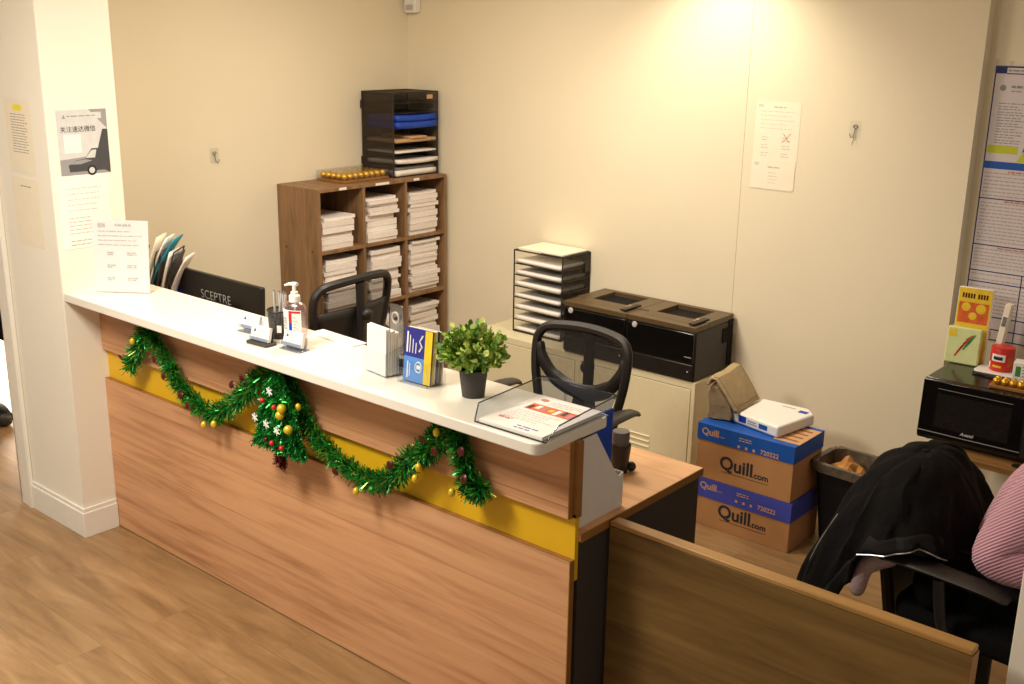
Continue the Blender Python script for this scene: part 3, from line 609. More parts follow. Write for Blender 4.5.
# ------------------------------------------------------------------ office chairs
def office_chair(name, label, loc, rz, style='u', drop=0, ws=1.0, arm=0, group='black office chairs'):
    t = thing(name, label, 'office chair', loc, rz, group)
    # seat
    s = MB(); s.prism(rrect(-.24, -.25, .24, .21, .09), .43, .50); s.build('seat', M['fabric'], t, bevel=.025, seg=4)
    # backrest: outline rounded trapezoid (local x, z), leaning back a little
    def by(z): return .235+(z-.5)*.14
    def curve(x): return -.035*(1-(x/.25)**2)+.035
    out = []
    top, bot, wt, wbm = 1.0, .53, .25, .19
    prof = [(-wbm, bot+.05), (-.215, .70), (-.243, .82), (-wt, .92), (-.235, .965), (-.195, .99), (-.10, 1.0), (0, 1.003), (.10, 1.0), (.195, .99), (.235, .965), (wt, .92), (.243, .82), (.215, .70), (wbm, bot+.05), (.165, bot+.012), (.1, bot), (0, bot), (-.1, bot), (-.165, bot+.012)]
    pts = smooth_path([(x, by(z)-curve(x)+.0, z) for x, z in prof+prof[:1]], 4)[:-1]
    f = MB(); f.tube(pts, .020, 8, closed=True, flat=1.0)
    f.build('backrest_frame', M['chairblack'], t, smooth=True)
    # lower curved crossbar
    if style == 'u':
        cb_ = [(-.238, .92), (-.218, .862), (-.16, .80), (-.085, .764), (0, .752), (.085, .764), (.16, .80), (.218, .862), (.238, .92)]
        f = MB(); f.tube(smooth_path([(x, by(z)-curve(x), z) for x, z in cb_], 4), [.016]+[.020]*3+[.022]*5+[.026]*15+[.022]*5+[.020]*3+[.016], 8, flat=1.3); f.build('crossbar', M['chairblack'], t, smooth=True)
        f = MB(); f.prism([(-.055, .735), (.055, .735), (.085, .56), (-.085, .56)], -.012, .004, 'y', TR((0, by(.62)-.02, 0), rx=-5)); f.build('lower_bracket', M['chairblack'], t, bevel=.004)
    else:
        f = MB(); f.grid(lambda u, v: (lambda z, x: (x, by(z)-curve(x)+.004, z))(.55+.32*v, (u-.5)*2*(.18+.062*v)), 12, 8); f.build('lower_panel', M['chairblack'], t, solid=.012, smooth=True)
    f = MB(); f.grid(lambda u, v: (lambda z, x: (x, by(z)-curve(x), z))((.765 if style == 'u' else .55)+(.215 if style == 'u' else .425)*v, (u-.5)*2*((.215+.03*v if style == 'u' else .185+.055*min(1, v*1.6)) if v < .9 else .24-.03*(v-.9)/.1)), 12, 14)
    f.build('backrest_mesh', M['chairmesh'], t, smooth=True)['label'] = 'see-through black mesh'
    f = MB(); f.tube(smooth_path([(0, by(.42)+.02, .40), (0, by(.5)+.055, .50), (0, by(.65)+.05, .65), (0, by(.82)+.035, .82), (0, by(.98)+.01, .985)], 4), [.03]*17, 8, flat=.5); f.build('spine', M['chairblack'], t, smooth=True)
    MB().ball((-.02, by(.86)+.045, .835), .028, 10, 8, sx=1.2).build('adjuster_knob', M['chairblack'], t, smooth=True)
    for sx in (-1, 1):
        f = MB(); f.tube(smooth_path([(sx*.20, .0, .42), (sx*.27, .0, .44), (sx*.285, .03, .52), (sx*.285, .05, .64)], 4), .019, 8, flat=.7)
        ar = f.build('armrest', M['armolive' if style == 'u' else 'chairblack'], t, smooth=True)
        g = MB(); g.tube(smooth_path([(sx*.285, -.14, .645), (sx*.285, -.10, .657), (sx*.285, .0, .662), (sx*.285, .12, .664), (sx*.285, .20, .658), (sx*.285, .235, .640)], 3), [.02, .03, .034, .036, .037, .037, .037, .037, .037, .036, .034, .032, .03, .027, .022, .016], 10, flat=.42); g.build('arm_pad', M['armpad'], ar, smooth=True)
    MB().cyl((0, 0, .12), (0, 0, .36), .028).build('gas_lift', M['black'], t, smooth=True)
    MB().box(-.11, -.12, .36, .11, .14, .428).build('tilt_mechanism', M['black'], t, bevel=.01)
    for k in range(5):
        a_ = R(72*k+18); dx, dy = math.cos(a_), math.sin(a_)
        lg = MB().tube([(dx*.02, dy*.02, .125), (dx*.15, dy*.15, .115), (dx*.29, dy*.29, .085)], [.032, .026, .018], 8).build('base_leg', M['black'], t, smooth=True)
        c_ = MB()
        for o_ in (-.014, .014): c_.cyl((dx*.29-dy*(o_-.008), dy*.29+dx*(o_-.008), .028), (dx*.29-dy*(o_+.008), dy*.29+dx*(o_+.008), .028), .0275, seg=16)
        c_.cyl((dx*.29, dy*.29, .03), (dx*.29, dy*.29, .085), .008); c_.build('caster', M['black'], lg, smooth=True)
    for o_ in list(t.children):
        nm = o_.name.split('.')[0]
        if nm in ('backrest_frame', 'backrest_mesh', 'crossbar', 'lower_panel', 'lower_bracket', 'spine', 'adjuster_knob'): o_.location.z -= drop; o_.scale.x = ws
        if nm == 'armrest': o_.location.z += arm
    return t
ch = office_chair('office_chair', 'black mesh-backed office chair behind the pale brochures, in front of the bookcase', (.06, 1.045, 0), -84, 'panel', .035)
c2 = office_chair('office_chair', 'black mesh-backed office chair in front of the printers, behind the clear document tray', (1.63, .83, 0), 1, 'u', .045, .87, .05)
c3 = office_chair('office_chair', 'black office chair under the draped jacket, behind the low partition', (3.27, .925, 0), 86, 'panel', .20, .82)

# ------------------------------------------------------------------ paper boxes, ream, bag, bin
def paper_box(label, x0, y0, z0, h, lid_m, front, lid_h):
    t = thing('paper_carton', label, 'cardboard box', (x0, y0, z0), 0, 'stacked paper cartons')
    w, d = .452, .27
    MB().box(.003, .003, 0, w-.003, d-.003, h-.004).build('carton', M[front], t, bevel=.002)
    l = MB(); l.box(0, 0, h-lid_h, w, .0022, h); l.box(0, d-.0022, h-lid_h, w, d, h); l.box(0, .0022, h-lid_h, .0022, d-.0022, h); l.box(w-.0022, .0022, h-lid_h, w, d-.0022, h); l.box(.0022, .0022, h-.0022, w-.0022, d-.0022, h)
    lo = l.build('lid', M[lid_m], t, bevel=.0015)
    text('Quill', .080, M['ink_d'], t, (.115, .0022, .066), bold=.002); text('.com', .038, M['ink_d'], t, (.270, .0022, .064), bold=.001)
    MB().rect(.125, .050, .345, .0522, .0022).build('rule', M['ink_d'], t)
    text('Quill', .042, M['tan'], lo, (.022, -.0008, h-.047), bold=.001); text('.com', .014, M['tan'], lo, (.105, -.0008, h-.046))
    text('720222', .028, M['tan'], lo, (.30, -.0008, h-.068), bold=.0006)
    p = MB(); lines(p, .20, .26, h-.024, h-.034, 2, .004, -.0008, ragged=.1)
    for k in range(3): p.rect(.195+k*.035, h-.068, .206+k*.035, h-.056, -.0008)
    p.build('print', M['tan'], lo)
    return t, lo, w, d, h
paper_box('lower cardboard paper carton with faded blue lid on the floor', 1.818, 1.700, .0, .222, 'violet', 'card', .088)
t, lo, w, d, h = paper_box('upper cardboard paper carton with bright blue lid, stacked on the other', 1.812, 1.697, .2235, .246, 'blue2', 'card', .074)
p = MB(); p.box(w*.74, .035, h+.0003, w+.0004, d-.03, h+.0012); pt = p.build('kraft_patch', M['tan'], lo)
p = MB(); [p.box(w*.79, .06+k*.045, h+.0014, w*.95, .075+k*.045, h+.0018) for k in range(4)]; p.build('print', M['card_d'], lo)
# ream of paper
t = thing('paper_ream', 'wrapped white paper ream with blue logos lying on the blue carton lid', 'paper ream', (2.05, 1.888, .4715), -1)
q = MB(); q.prism([(-.125, -.10), (.115, -.150), (.152, .10), (.10, .155), (-.115, .14)], 0, .050); q.build('wrapper', M['white'], t, bevel=.010, seg=3)
RA = TR((-.125, -.10, 0), rz=math.degrees(math.atan2(-.05, .24)))
def ream_print(nm, m, x0, x1, z0, z1):
    q = MB(); q.box(x0, -.0012, z0, x1, -.0004, z1, RA); q.build(nm, M[m], t)
ream_print('logo', 'blue', .035, .075, .014, .042); ream_print('logo', 'blue2', .145, .19, .016, .036); ream_print('print', 'ink', .085, .135, .018, .022); ream_print('print', 'ink', .085, .13, .028, .032)
MB().box(.085, .075, .0503, .125, .105, .0508).build('logo', M['blue'], t); MB().box(.0, .10, .0503, .06, .112, .0507).build('print', M['lgrey'], t)
# khaki bag
t = thing('cloth_pouch', 'folded khaki cloth pouch leaning on the blue carton against the cabinet', 'bag', (1.808, 1.765, .4715), 3)
t.scale = (1.3, 1.15, 1.0)
sec = [(.0, .002), (-.004, .06), (.0, .13), (.016, .168), (.034, .166), (.072, .10), (.10, .04), (.098, .004), (.05, .001)]
def pch(u, v):
    k = u*len(sec); i0 = int(k) % len(sec); f = k-int(k); a_, b_ = sec[i0], sec[(i0+1) % len(sec)]
    x, z = a_[0]+(b_[0]-a_[0])*f, a_[1]+(b_[1]-a_[1])*f; e_ = 1-.12*(abs(v-.5)*2)**3
    return (.05+(x-.05)*e_+.006*math.sin(11*v+14*u), .175*v+.006*math.sin(25*u), max(.001, z*e_*(1+.10*v)+.004*math.sin(17*v+9*u)))
q = MB(); q.grid(pch, 54, 14); q.add([pch(i/54, 0) for i in range(54)], [tuple(range(54))[::-1]]); q.add([pch(i/54, 1) for i in range(54)], [tuple(range(54))]); q.build('pouch', M['khaki'], t, smooth=True)
def flap(u, v):
    pts_ = [(.004, .150), (.014, .182), (.034, .180), (.075, .118), (.112, .052)]
    k = v*4; i0 = min(3, int(k)); f = k-i0; a_, b_ = pts_[i0], pts_[i0+1]
    return (a_[0]+(b_[0]-a_[0])*f, -.012+.195*u, (a_[1]+(b_[1]-a_[1])*f)*(1+.07*u)+.003*math.sin(9*u))
q = MB(); q.grid(flap, 14, 20); f = q.build('flap', M['khaki_l'], t, solid=.009, smooth=True)
q = MB(); q.tube([Vector(flap(.05+.9*i/20, .93))+Vector((.004, 0, .006)) for i in range(21)], .0012, 5); q.tube([Vector(flap(.05, .3+.63*i/10))+Vector((.004, 0, .006)) for i in range(11)], .0012, 5); q.build('stitching', M['khaki'], f)
# waste bin
bx, by_ = 2.435, 1.955
t = thing('waste_bin', 'black waste bin with a dark liner beside the paper cartons', 'bin', (bx, by_, 0), -3)
def rr_ring(hx, hy, z, r=.05, n=4): return [(x, y, z) for x, y in rrect(-hx, -hy, hx, hy, r, n)]
def loft(rings, capb=True, capt=False):
    m_ = MB(); n = len(rings[0]); vs = [p for r_ in rings for p in r_]; fs = []
    for j in range(len(rings)-1):
        for i in range(n): fs.append((j*n+i, j*n+(i+1) % n, (j+1)*n+(i+1) % n, (j+1)*n+i))
    if capb: fs.append(tuple(range(n))[::-1])
    if capt: fs.append(tuple(range((len(rings)-1)*n, len(rings)*n)))
    return m_.add(vs, fs)
loft([rr_ring(.125, .085, .001), rr_ring(.16, .112, .355), rr_ring(.168, .12, .356), rr_ring(.168, .12, .366), rr_ring(.156, .108, .366), rr_ring(.123, .08, .02)]).build('bin_body', M['black_m'], t, smooth=True)
rb = random.Random(4)
def jit(ring, a): return [(x+rb.uniform(-a, a), y+rb.uniform(-a, a), z+rb.uniform(-a, a)) for x, y, z in ring]
loft([jit(rr_ring(.172, .124, .335, n=8), .003), jit(rr_ring(.174, .126, .355, n=8), .003), jit(rr_ring(.171, .123, .373, n=8), .003), jit(rr_ring(.153, .105, .372, n=8), .003), jit(rr_ring(.148, .10, .33, n=8), .005), jit(rr_ring(.14, .095, .25, n=8), .006)], capb=False).build('bin_liner', M['binliner'], t, smooth=True)
q = MB(); q.grid(lambda u, v: ((u-.5)*.25, (v-.5)*.17, .275+.085*math.exp(-((u-.42)*4)**2-((v-.5)*3)**2)+.012*math.sin(23*u+9*v)+.01*math.cos(17*v-8*u)), 14, 10)
o = q.build('crumpled_paper_bag', M['brownbag']); o.location = (bx-.03, by_, .02); o.rotation_euler = (0, 0, R(-3)); tag(o, 'crumpled brown paper bag inside the black waste bin', 'paper bag')

# ------------------------------------------------------------------ microwave corner
t = thing('side_table', 'small wooden table under the black microwave', 'table', (2.70, 1.885, 0))
MB().prism(rrect(0, 0, .385, .50, .03), .508, .534).build('table_top', wood('table_oak', lin(120, 84, 42), lin(146, 106, 58), lin(160, 118, 68)), t, bevel=.002)
for x in (.02, .335):
    for y in (.03, .45): MB().box(x, y, 0, x+.035, y+.035, .5075).build('leg', M['edge'], t)
MB().cyl((.335, .045, .5342), (.335, .045, .540), .016).build('grommet', M['black'], t)
mx0, mx1, my0, my1, mz0, mz1 = 2.648, 3.13, 1.955, 2.31, .537, .792
t = thing('microwave_oven', 'glossy black microwave oven in the right corner', 'microwave', (mx0, my0, mz0), 0)
w, d, h = mx1-mx0, my1-my0, mz1-mz0
MB().box(0, .03, .010, w, d, h).build('case', M['black_g'], t, bevel=.006)
def front(z): return 0
dr = MB(); dr.prism([(.0295, .012), (.004, .012), (-.006, .03), (-.004, .05), (.008, h-.004), (.0295, h-.001)], .0, w*.80, 'x'); dob = dr.build('door', M['black_g'], t, bevel=.003)
dr = MB(); dr.prism([(.0295, .012), (.004, .012), (-.006, .03), (-.004, .05), (.008, h-.004), (.0295, h-.001)], w*.803, w, 'x'); cpn = dr.build('control_panel', M['black'], t, bevel=.003)
def fy(z): return -.004+(.012)*(z-.05)/(h-.054)
MB().add([(.06, fy(.068)-.0008, .068), (w*.70, fy(.068)-.0008, .068), (w*.70, fy(.205)-.0008, .205), (.06, fy(.205)-.0008, .205)], [(0, 1, 2, 3)]).build('window', P('oven_window', lin(34, 31, 29), .12), dob)
MB().tube([(.0, -.006, .046), (w*.4, -.0075, .046), (w*.8, -.006, .046)], .002, 6).build('trim_line', M['grey'], dob)
MB().tube([(.06, fy(.222)-.001, .222), (w*.7, fy(.222)-.001, .222)], .0012, 6).build('window_edge', M['grey'], dob)
text('Avanti', .019, M['white'], dob, (.165, -.0062, .058), name='lettering', shear=.25)
for k in range(4):
    for j in range(3): MB().box(w*.83+j*.022, fy(.1+k*.03)-.002, .08+k*.028, w*.83+j*.022+.015, fy(.1+k*.03)+.002, .095+k*.028).build('button', M['slate'], cpn)
for x in (.03, w-.05):
    for y in (.05, d-.05): MB().cyl((x, y, -.0015), (x, y, .0098), .012).build('foot', M['black'], t)
# things on the microwave
mt = mz1+.001
t = thing('snack_carton', 'tall yellow snack carton with orange picture leaning on the poster wall', 'box', (2.697, 2.285, mt), 4, rx=-4)
MB().box(-.066, 0, .0, .066, .026, .305).build('carton', M['white'], t, bevel=.002)
MB().rect(-.064, .002, .064, .303, -.0005).build('front_print', M['snack_y'], t)
MB().rect(-.058, .160, .058, .245, -.0009).build('picture', M['snack_o'], t)
p = MB(); [p.ball((x, -.0012, z), r_, 12, 6, sy=.04) for x, z, r_ in [(-.03, .225, .018), (.028, .222, .02), (0, .19, .016)]]; p.build('picture', M['snack_y'], t)
p = MB(); [p.rect(-.05+k*.0105+(.008 if k > 4 else 0), .262, -.043+k*.0105+(.008 if k > 4 else 0), .282, -.0009) for k in range(9)]; p.build('print', M['maroon'], t)
t = thing('snack_packet', 'pale green snack packet in front of the tall yellow carton', 'packet', (2.69, 2.235, mt), 4, rx=-7)
MB().prism(rrect(-.066, 0, .066, .150, .006), 0, .03, 'y').build('packet', M['snack_g'], t, bevel=.005)
p = MB()
for k in range(5): p.poly([(-.01+k*.009-.02, .03+k*.018), (-.002+k*.009-.02, .03+k*.018), (.022+k*.009-.02, .075+k*.012), (.014+k*.009-.02, .075+k*.012)], -.0008)
p.build('print', M['ink_s'], t)
p = MB(); [p.poly([(.0+k*.008, .06+k*.012), (.007+k*.008, .06+k*.012), (.03+k*.008, .11+k*.008), (.023+k*.008, .11+k*.008)], -.001) for k in range(3)]; p.build('print', M['green'], t)
MB().rect(-.06, .11, -.03, .14, -.0008).build('print', M['snack_y'], t)
t = thing('folded_carton', 'white flattened carton standing right of the yellow snack carton', 'box', (2.80, 2.32, mt), -2, ry=6)
MB().box(-.012, -.02, 0, .012, .02, .26).build('carton', M['paper_warm'], t, bevel=.002); MB().box(-.008, -.0214, .17, .008, -.0204, .21).build('print', M['grey'], t)
t = thing('paper_plate', 'white paper tray under the red can on the microwave', 'plate', (2.845, 2.245, mt))
MB().prism(rrect(-.085, -.07, .085, .05, .02), 0, .006).build('plate', M['white'], t, bevel=.002)
t = thing('snack_can', 'short red crisp can on the microwave', 'can', (2.845, 2.25, mt+.0075))
MB().lathe([(.036, 0), (.037, .003), (.037, .078), (.036, .08)], 28).build('can', M['red'], t, smooth=True)
MB().lathe([(.0365, .0805), (.0365, .083), (.034, .084)], 28).build('lid', M['red'], t, smooth=True)
CAN = t
def wrap(a0, a1, z0, z1, r_=.0374):
    m_ = MB(); m_.grid(lambda u, v: (r_*math.cos(R(a0+(a1-a0)*u)), r_*math.sin(R(a0+(a1-a0)*u)), z0+(z1-z0)*v), 8, 1); return m_
wrap(-130, -60, .036, .062).build('label_band', M['paper'], t); wrap(-118, -72, .042, .054, .0377).build('print', M['ink_d'], t)
wrap(-165, -140, .008, .03).build('label_band', M['paper'], t); wrap(-48, -20, .02, .055).build('picture', M['snack_o'], t); wrap(-120, -75, .014, .022).build('print', M['snack_y'], t)
CAN.scale = (1.2, 1.2, 1.12)
t = thing('tea_box', 'white box with green print at the right of the microwave top', 'box', (2.965, 2.12, mt), 8)
MB().box(-.04, -.0, 0, .06, .06, .085).build('box', M['white'], t, bevel=.002); MB().rect(-.03, .03, -.012, .07, -.0008).build('print', M['green'], t)
p = MB(); lines(p, -.005, .04, .07, .02, 5, .004); p.build('print', M['ink'], t)
gold_box('open tray of gold foil sweets on the front of the microwave', (2.955, 2.04, mt), 3, 5, 2, .0135, 'round gold foil sweet in the tray on the microwave', False)
t = thing('pen', 'black pen lying on the microwave in front of the can', 'pen', (2.83, 2.14, mt+.005), -8)
MB().tube([(-.06, 0, 0), (.055, 0, 0), (.065, 0, 0)], [.005, .005, .002], 10).build('barrel', M['black'], t, smooth=True)

# labour notice poster on the alcove wall
PY = WB+.0655
t = thing('notice_poster', 'tall laminated notice poster with navy framed sections on the right alcove wall', 'poster', (2.612, PY, 0))
PW = .62
MB().box(0, -.0006, .86, PW, .0006, 1.962).build('sheet', M['poster'], t)
p = MB(); p.rect(0, .86, .005, 1.962, -.0012); p.rect(PW-.005, .86, PW, 1.962, -.0012)
for z in (1.44, 1.25, 1.142, 1.096, .955, .903, .86): p.rect(0, z, PW, z+.0045, -.0012)
p.rect(.208, .86, .212, 1.142, -.0012); p.build('border', M['navy'], t)
p = MB(); p.rect(0, 1.935, .045, 1.964, -.0014); p.rect(.045, 1.958, PW, 1.964, -.0014); p.rect(.045, 1.933, PW, 1.937, -.0014); p.rect(.0, .865, .05, .903, -.0013); p.build('header', M['navy'], t)
MB().rect(0, 1.563, PW, 1.592, -.0014).build('banner', M['blue2'], t)
MB().rect(.008, 1.625, .125, 1.655, -.0013).build('banner', M['lime'], t)
MB().poly([(.125, 1.595), (.30, 1.595), (.25, 1.66), (.19, 1.668), (.15, 1.64)], -.0012).build('picture', M['lime'], t)
MB().poly([(.142, 1.635), (.15, 1.665), (.147, 1.69), (.165, 1.70), (.178, 1.675), (.195, 1.70), (.2, 1.665), (.17, 1.64)], -.0015).build('picture', M['teal'], t)
rn = random.Random(8)
p = MB()
for k in range(8): lines(p, .03, .135, 1.82-k*.022, 1.808-k*.022, 2, .0035, -.0012, rnd=rn)
for k in range(8): lines(p, .17, .58, 1.82-k*.022, 1.808-k*.022, 2, .0035, -.0012, rnd=rn)
lines(p, .05, .30, 1.947, 1.947, 1, .006, -.0014, rnd=rn); lines(p, .07, .115, 1.885, 1.885, 1, .009, -.0014, rnd=rn, ragged=0); lines(p, .07, .115, 1.868, 1.868, 1, .004, -.0014, rnd=rn)
p.ball((.038, -.0012, 1.88), .012, 12, 6, sy=.03)
p.build('print', M['g2'], t)
p = MB()
for z1, z0, n in [(1.545, 1.455, 7), (1.425, 1.27, 12), (1.235, 1.165, 6), (1.13, 1.11, 2), (1.08, .975, 8)]: lines(p, .012, .60, z1, z0, n, .004, -.0012, rnd=rn, ragged=.12)
p.build('print', P('print_mauve', lin(184, 168, 168), .7), t)
p = MB(); lines(p, .1, .4, 1.553, 1.553, 1, .006, -.0014, rnd=rn); lines(p, .1, .4, 1.434, 1.434, 1, .006, -.0014, rnd=rn); lines(p, .1, .4, 1.243, 1.243, 1, .005, -.0014, rnd=rn); p.rect(.065, .87, .12, .898, -.0015); p.build('print', M['ink_r'], t)
MB().rect(.065, .884, .09, .898, -.0017).build('print', M['navy'], t)
p = MB(); p.box(-.006, -.002, 1.94, .01, -.0005, 1.99); p.box(.05, -.002, 1.955, .066, -.0005, 1.985); p.build('tape', M['acryl'], t)

# ------------------------------------------------------------------ things on the counter
Z = ZT+.0005
t = thing('sign_holder', 'white form in a slanted clear stand at the left end of the counter', 'sign', (.157, .0215, Z), 35.8)
sh = MB(); sh.box(-.112, -.0015, .004, .112, .0015, .286, TR((0, 0, 0), rx=-6)); sh.build('sheet', M['white'], t)
q = MB(); q.prism([(-.004, 0), (.05, 0), (.05, .003), (.0, .003)], -.113, .113, 'x'); q.add([Vector(v) for v in [(-.113, -.004, .002), (.113, -.004, .002), (.113, .026, .288), (-.113, .026, .288)]], [(0, 1, 2, 3)]); q.build('acrylic_stand', M['acryl'], t)
p = MB(); rn = random.Random(21)
lines(p, -.09, -.06, .272, .26, 3, .004, rnd=rn, ragged=0); lines(p, -.02, .045, .268, .268, 1, .008, rnd=rn, ragged=0); lines(p, -.09, .09, .243, .19, 4, .0022, rnd=rn)
for z in (.16, .11, .06): lines(p, -.055, -.02, z, z-.008, 2, .0035, rnd=rn); lines(p, .025, .07, z, z-.008, 2, .0035, rnd=rn)
p.v = [tuple(TR((0, -.002, 0), rx=-6) @ Vector(v)) for v in p.v]; p.v = [(x, y-.0022, z) for x, y, z in p.v]; p.build('print', M['ink_l'], t)
# wire file rack with leaflets on the low desk behind the sign
RK = (-.160, .372, DZ+.0005)
t = thing('file_rack', 'black wire file rack on the desk behind the counter sign', 'file rack', RK, 40)
q = MB()
for y in (-.075, .075):
    for x in (-.08, .0, .075): q.tube([(x-.02, y, .003), (x+.0, y, .20), (x+.02, y, .36), (x+.03, y, .39)], .003, 6)
    q.tube([(-.10, y, .003), (.075, y, .003)], .003, 6)
for x in (-.08, 0, .075): q.tube([(x+.03, -.075, .39), (x+.03, .075, .39)], .003, 6); q.tube([(x-.02, -.075, .003), (x-.02, .075, .003)], .003, 6)
q.build('wire_frame', M['gunmetal'], t)
def leaflet(label, x, lean, m, h, bend, th=.006):
    q = MB(); q.grid(lambda u, v: (x+lean*v+1.5*bend*max(0, v-.4)**1.6, -.065+.13*u, .007+h*v-bend*.35*max(0, v-.4)**2), 4, 14); o = q.build('booklet', M[m], solid=th, smooth=True)
    o.location = RK; o.rotation_euler = (0, 0, R(40)); tag(o, label, 'leaflet', 'leaflets in the wire file rack')
leaflet('cream leaflet curling over at the top of the wire file rack', -.052, .03, 'paper_warm', .455, .085)
leaflet('white booklet curling over between the cream and the teal leaflets in the wire rack', -.04, .035, 'paper', .455, .115)
leaflet('teal booklet curling out furthest at the top of the wire file rack', -.03, .036, 'teal', .455, .15)
leaflet('dark booklet behind the teal one in the wire file rack', -.012, .045, 'slate', .39, .03, .008)
leaflet('white magazine in the middle of the wire file rack', .004, .055, 'paper', .385, .04, .010)
leaflet('grey booklet in the right part of the wire file rack', .022, .055, 'slate', .375, .05, .006)
leaflet('white leaflet leaning at the right end of the wire file rack', .034, .060, 'paper2', .37, .09, .007)
t = thing('blue_bag', 'crumpled bright blue plastic bag between file rack and monitor', 'bag', (-.12, .47, DZ+.0005))
q = MB(); q.ball((0, 0, .12), .040, 14, 10, sz=2.9); q.v = [(x*(1+.2*math.sin(40*z+9*y))*(1.05-1.2*max(0, z-.15)), y*(1+.2*math.cos(33*z))*.6, z) for x, y, z in q.v]; q.build('bag', M['blue'], t, smooth=True)
# monitor seen from behind
t = thing('monitor', 'black computer monitor seen from behind, on the desk at the left', 'monitor', (.172, .455, DZ+.0005), 0)
q = MB(); q.prism(rrect(-.288, .035, .29, .302, .008), -.012, .012, 'y', TR((0, 0, 0), rx=-3)); q.build('back_cover', M['black'], t, bevel=.004)
q = MB(); q.prism(rrect(-.14, .06, .14, .2, .02), -.03, -.0135, 'y'); q.build('rear_housing', M['black'], t, bevel=.006)
text('SCEPTRE', .056, M['lgrey'], t, (-.125, -.0035, .196), rot=(93, 0, 0), bold=-.0006)
q = MB(); q.cyl((0, 0, .012), (0, -.0, .06), .03); q.build('stand_neck', M['black'], t); MB().prism(rrect(-.12, -.08, .12, .08, .03), 0, .012).build('stand_base', M['black'], t, bevel=.003)
MB().box(-.28, .0135, .045, .282, .0145, .295).build('screen', M['black_g'], t)
# pen cup
t = thing('pen_cup', 'black mesh pen cup behind the business card holders', 'pen cup', (1.112, .050, Z))
MB().lathe([(.036, .002), (.040, .095)], 28, cap=False).build('mesh_wall', M['cupmesh'], t, smooth=True)
q = MB(); q.lathe([(.0, 0), (.037, 0), (.0375, .018), (.0365, .018), (.035, .003), (0, .003)], 28, cap=False); q.build('cup_base', M['gunmetal'], t, smooth=True)
MB().tube([(.0405*math.cos(k*.2618), .0405*math.sin(k*.2618), .096) for k in range(24)], .0028, 6, closed=True).build('rim', M['gunmetal'], t, smooth=True)
MB().box(.002, -.0405, .025, .018, -.0395, .05, TR((0, 0, 0), 35)).build('sticker', M['paper'], t)
pn = [(-.020, -.010, -3, 2, .150), (-.006, .014, 2, -3, .158), (.0, .0, 7, 3, .160), (.010, .008, 8, -3, .156), (.014, -.008, 10, 3, .150), (.0, -.016, 5, 5, .155)]
pl = ['leftmost, nearly upright', 'second from the left', 'third from the left', 'fourth from the left', 'rightmost, leaning most', 'nearest the front']
pen0 = None
for (x, y, tx, ty, L_), nm in zip(pn, pl):
    if pen0 is None:
        pen0 = thing('ballpoint_pen', '', 'pen', group='pens in the black mesh cup')
        MB().tube([(0, 0, 0), (0, 0, .008), (0, 0, .15)], [.001, .0038, .0042], 8).build('barrel', M['lgrey'], pen0, smooth=True)
        MB().tube([(0, 0, .1502), (0, 0, .156)], .0028, 8).build('clicker', M['grey'], pen0); MB().box(.0046, -.0015, .11, .0056, .0015, .148).build('clip', M['chrome'], pen0)
        o = pen0
    else: o = copy_tree(pen0)
    o.location = (1.112+x*.7, .050+y*.7, Z+.006); o.rotation_euler = (R(-ty), R(tx), 0); o['label'] = f'silver ballpoint pen in the mesh cup, {nm}'
# sanitizer
t = thing('sanitizer_bottle', 'clear pump bottle of hand sanitizer with red and blue label', 'bottle', (1.238, .018, Z), 14)
MB().lathe([(.0, .0), (.039, 0), (.043, .006), (.043, .125), (.040, .140), (.028, .150), (.016, .153)], 28, sy=.62, cap=False).build('bottle_body', M['sanit'], t, smooth=True)
MB().lathe([(.0, .152), (.0185, .152), (.0185, .172), (.012, .178), (.012, .185), (.0, .185)], 20, cap=False).build('collar', M['white'], t, smooth=True)
q = MB(); q.cyl((0, 0, .185), (0, 0, .205), .006); q.tube([(.012, 0, .210), (.0, 0, .211), (-.02, 0, .209), (-.036, -.002, .203)], [.010, .0105, .007, .005], 8, flat=.7); q.build('pump_head', M['white'], t, smooth=True)
MB().tube([(0, 0, .02), (0, 0, .15)], .003, 6).build('dip_tube', M['white'], t)
def lab(x0, x1, z0, z1, m, off, nm='label_patch'):
    q = MB(); q.grid(lambda u, v: (x0+(x1-x0)*u, -(.0272+off)*math.sqrt(max(.02, 1-((x0+(x1-x0)*u)/.0435)**2)), z0+(z1-z0)*v), 6, 1); return q.build(nm, M[m], t, smooth=True)
lab(-.036, .036, .012, .128, 'white', .0002, 'label'); lab(-.006, .034, .118, .125, 'red', .0006); lab(-.006, .006, .085, .1175, 'red', .0006); lab(-.006, .006, .03, .0845, 'blue', .0006)
tx = text('SANITIZER', .0135, M['ink_d'], t, (-.015, -.0284, .040), rot=(90, -90, 0)); p = MB(); lines(p, .01, .03, .105, .05, 6, .0025, -.0284); p.build('print', M['lgrey'], t)
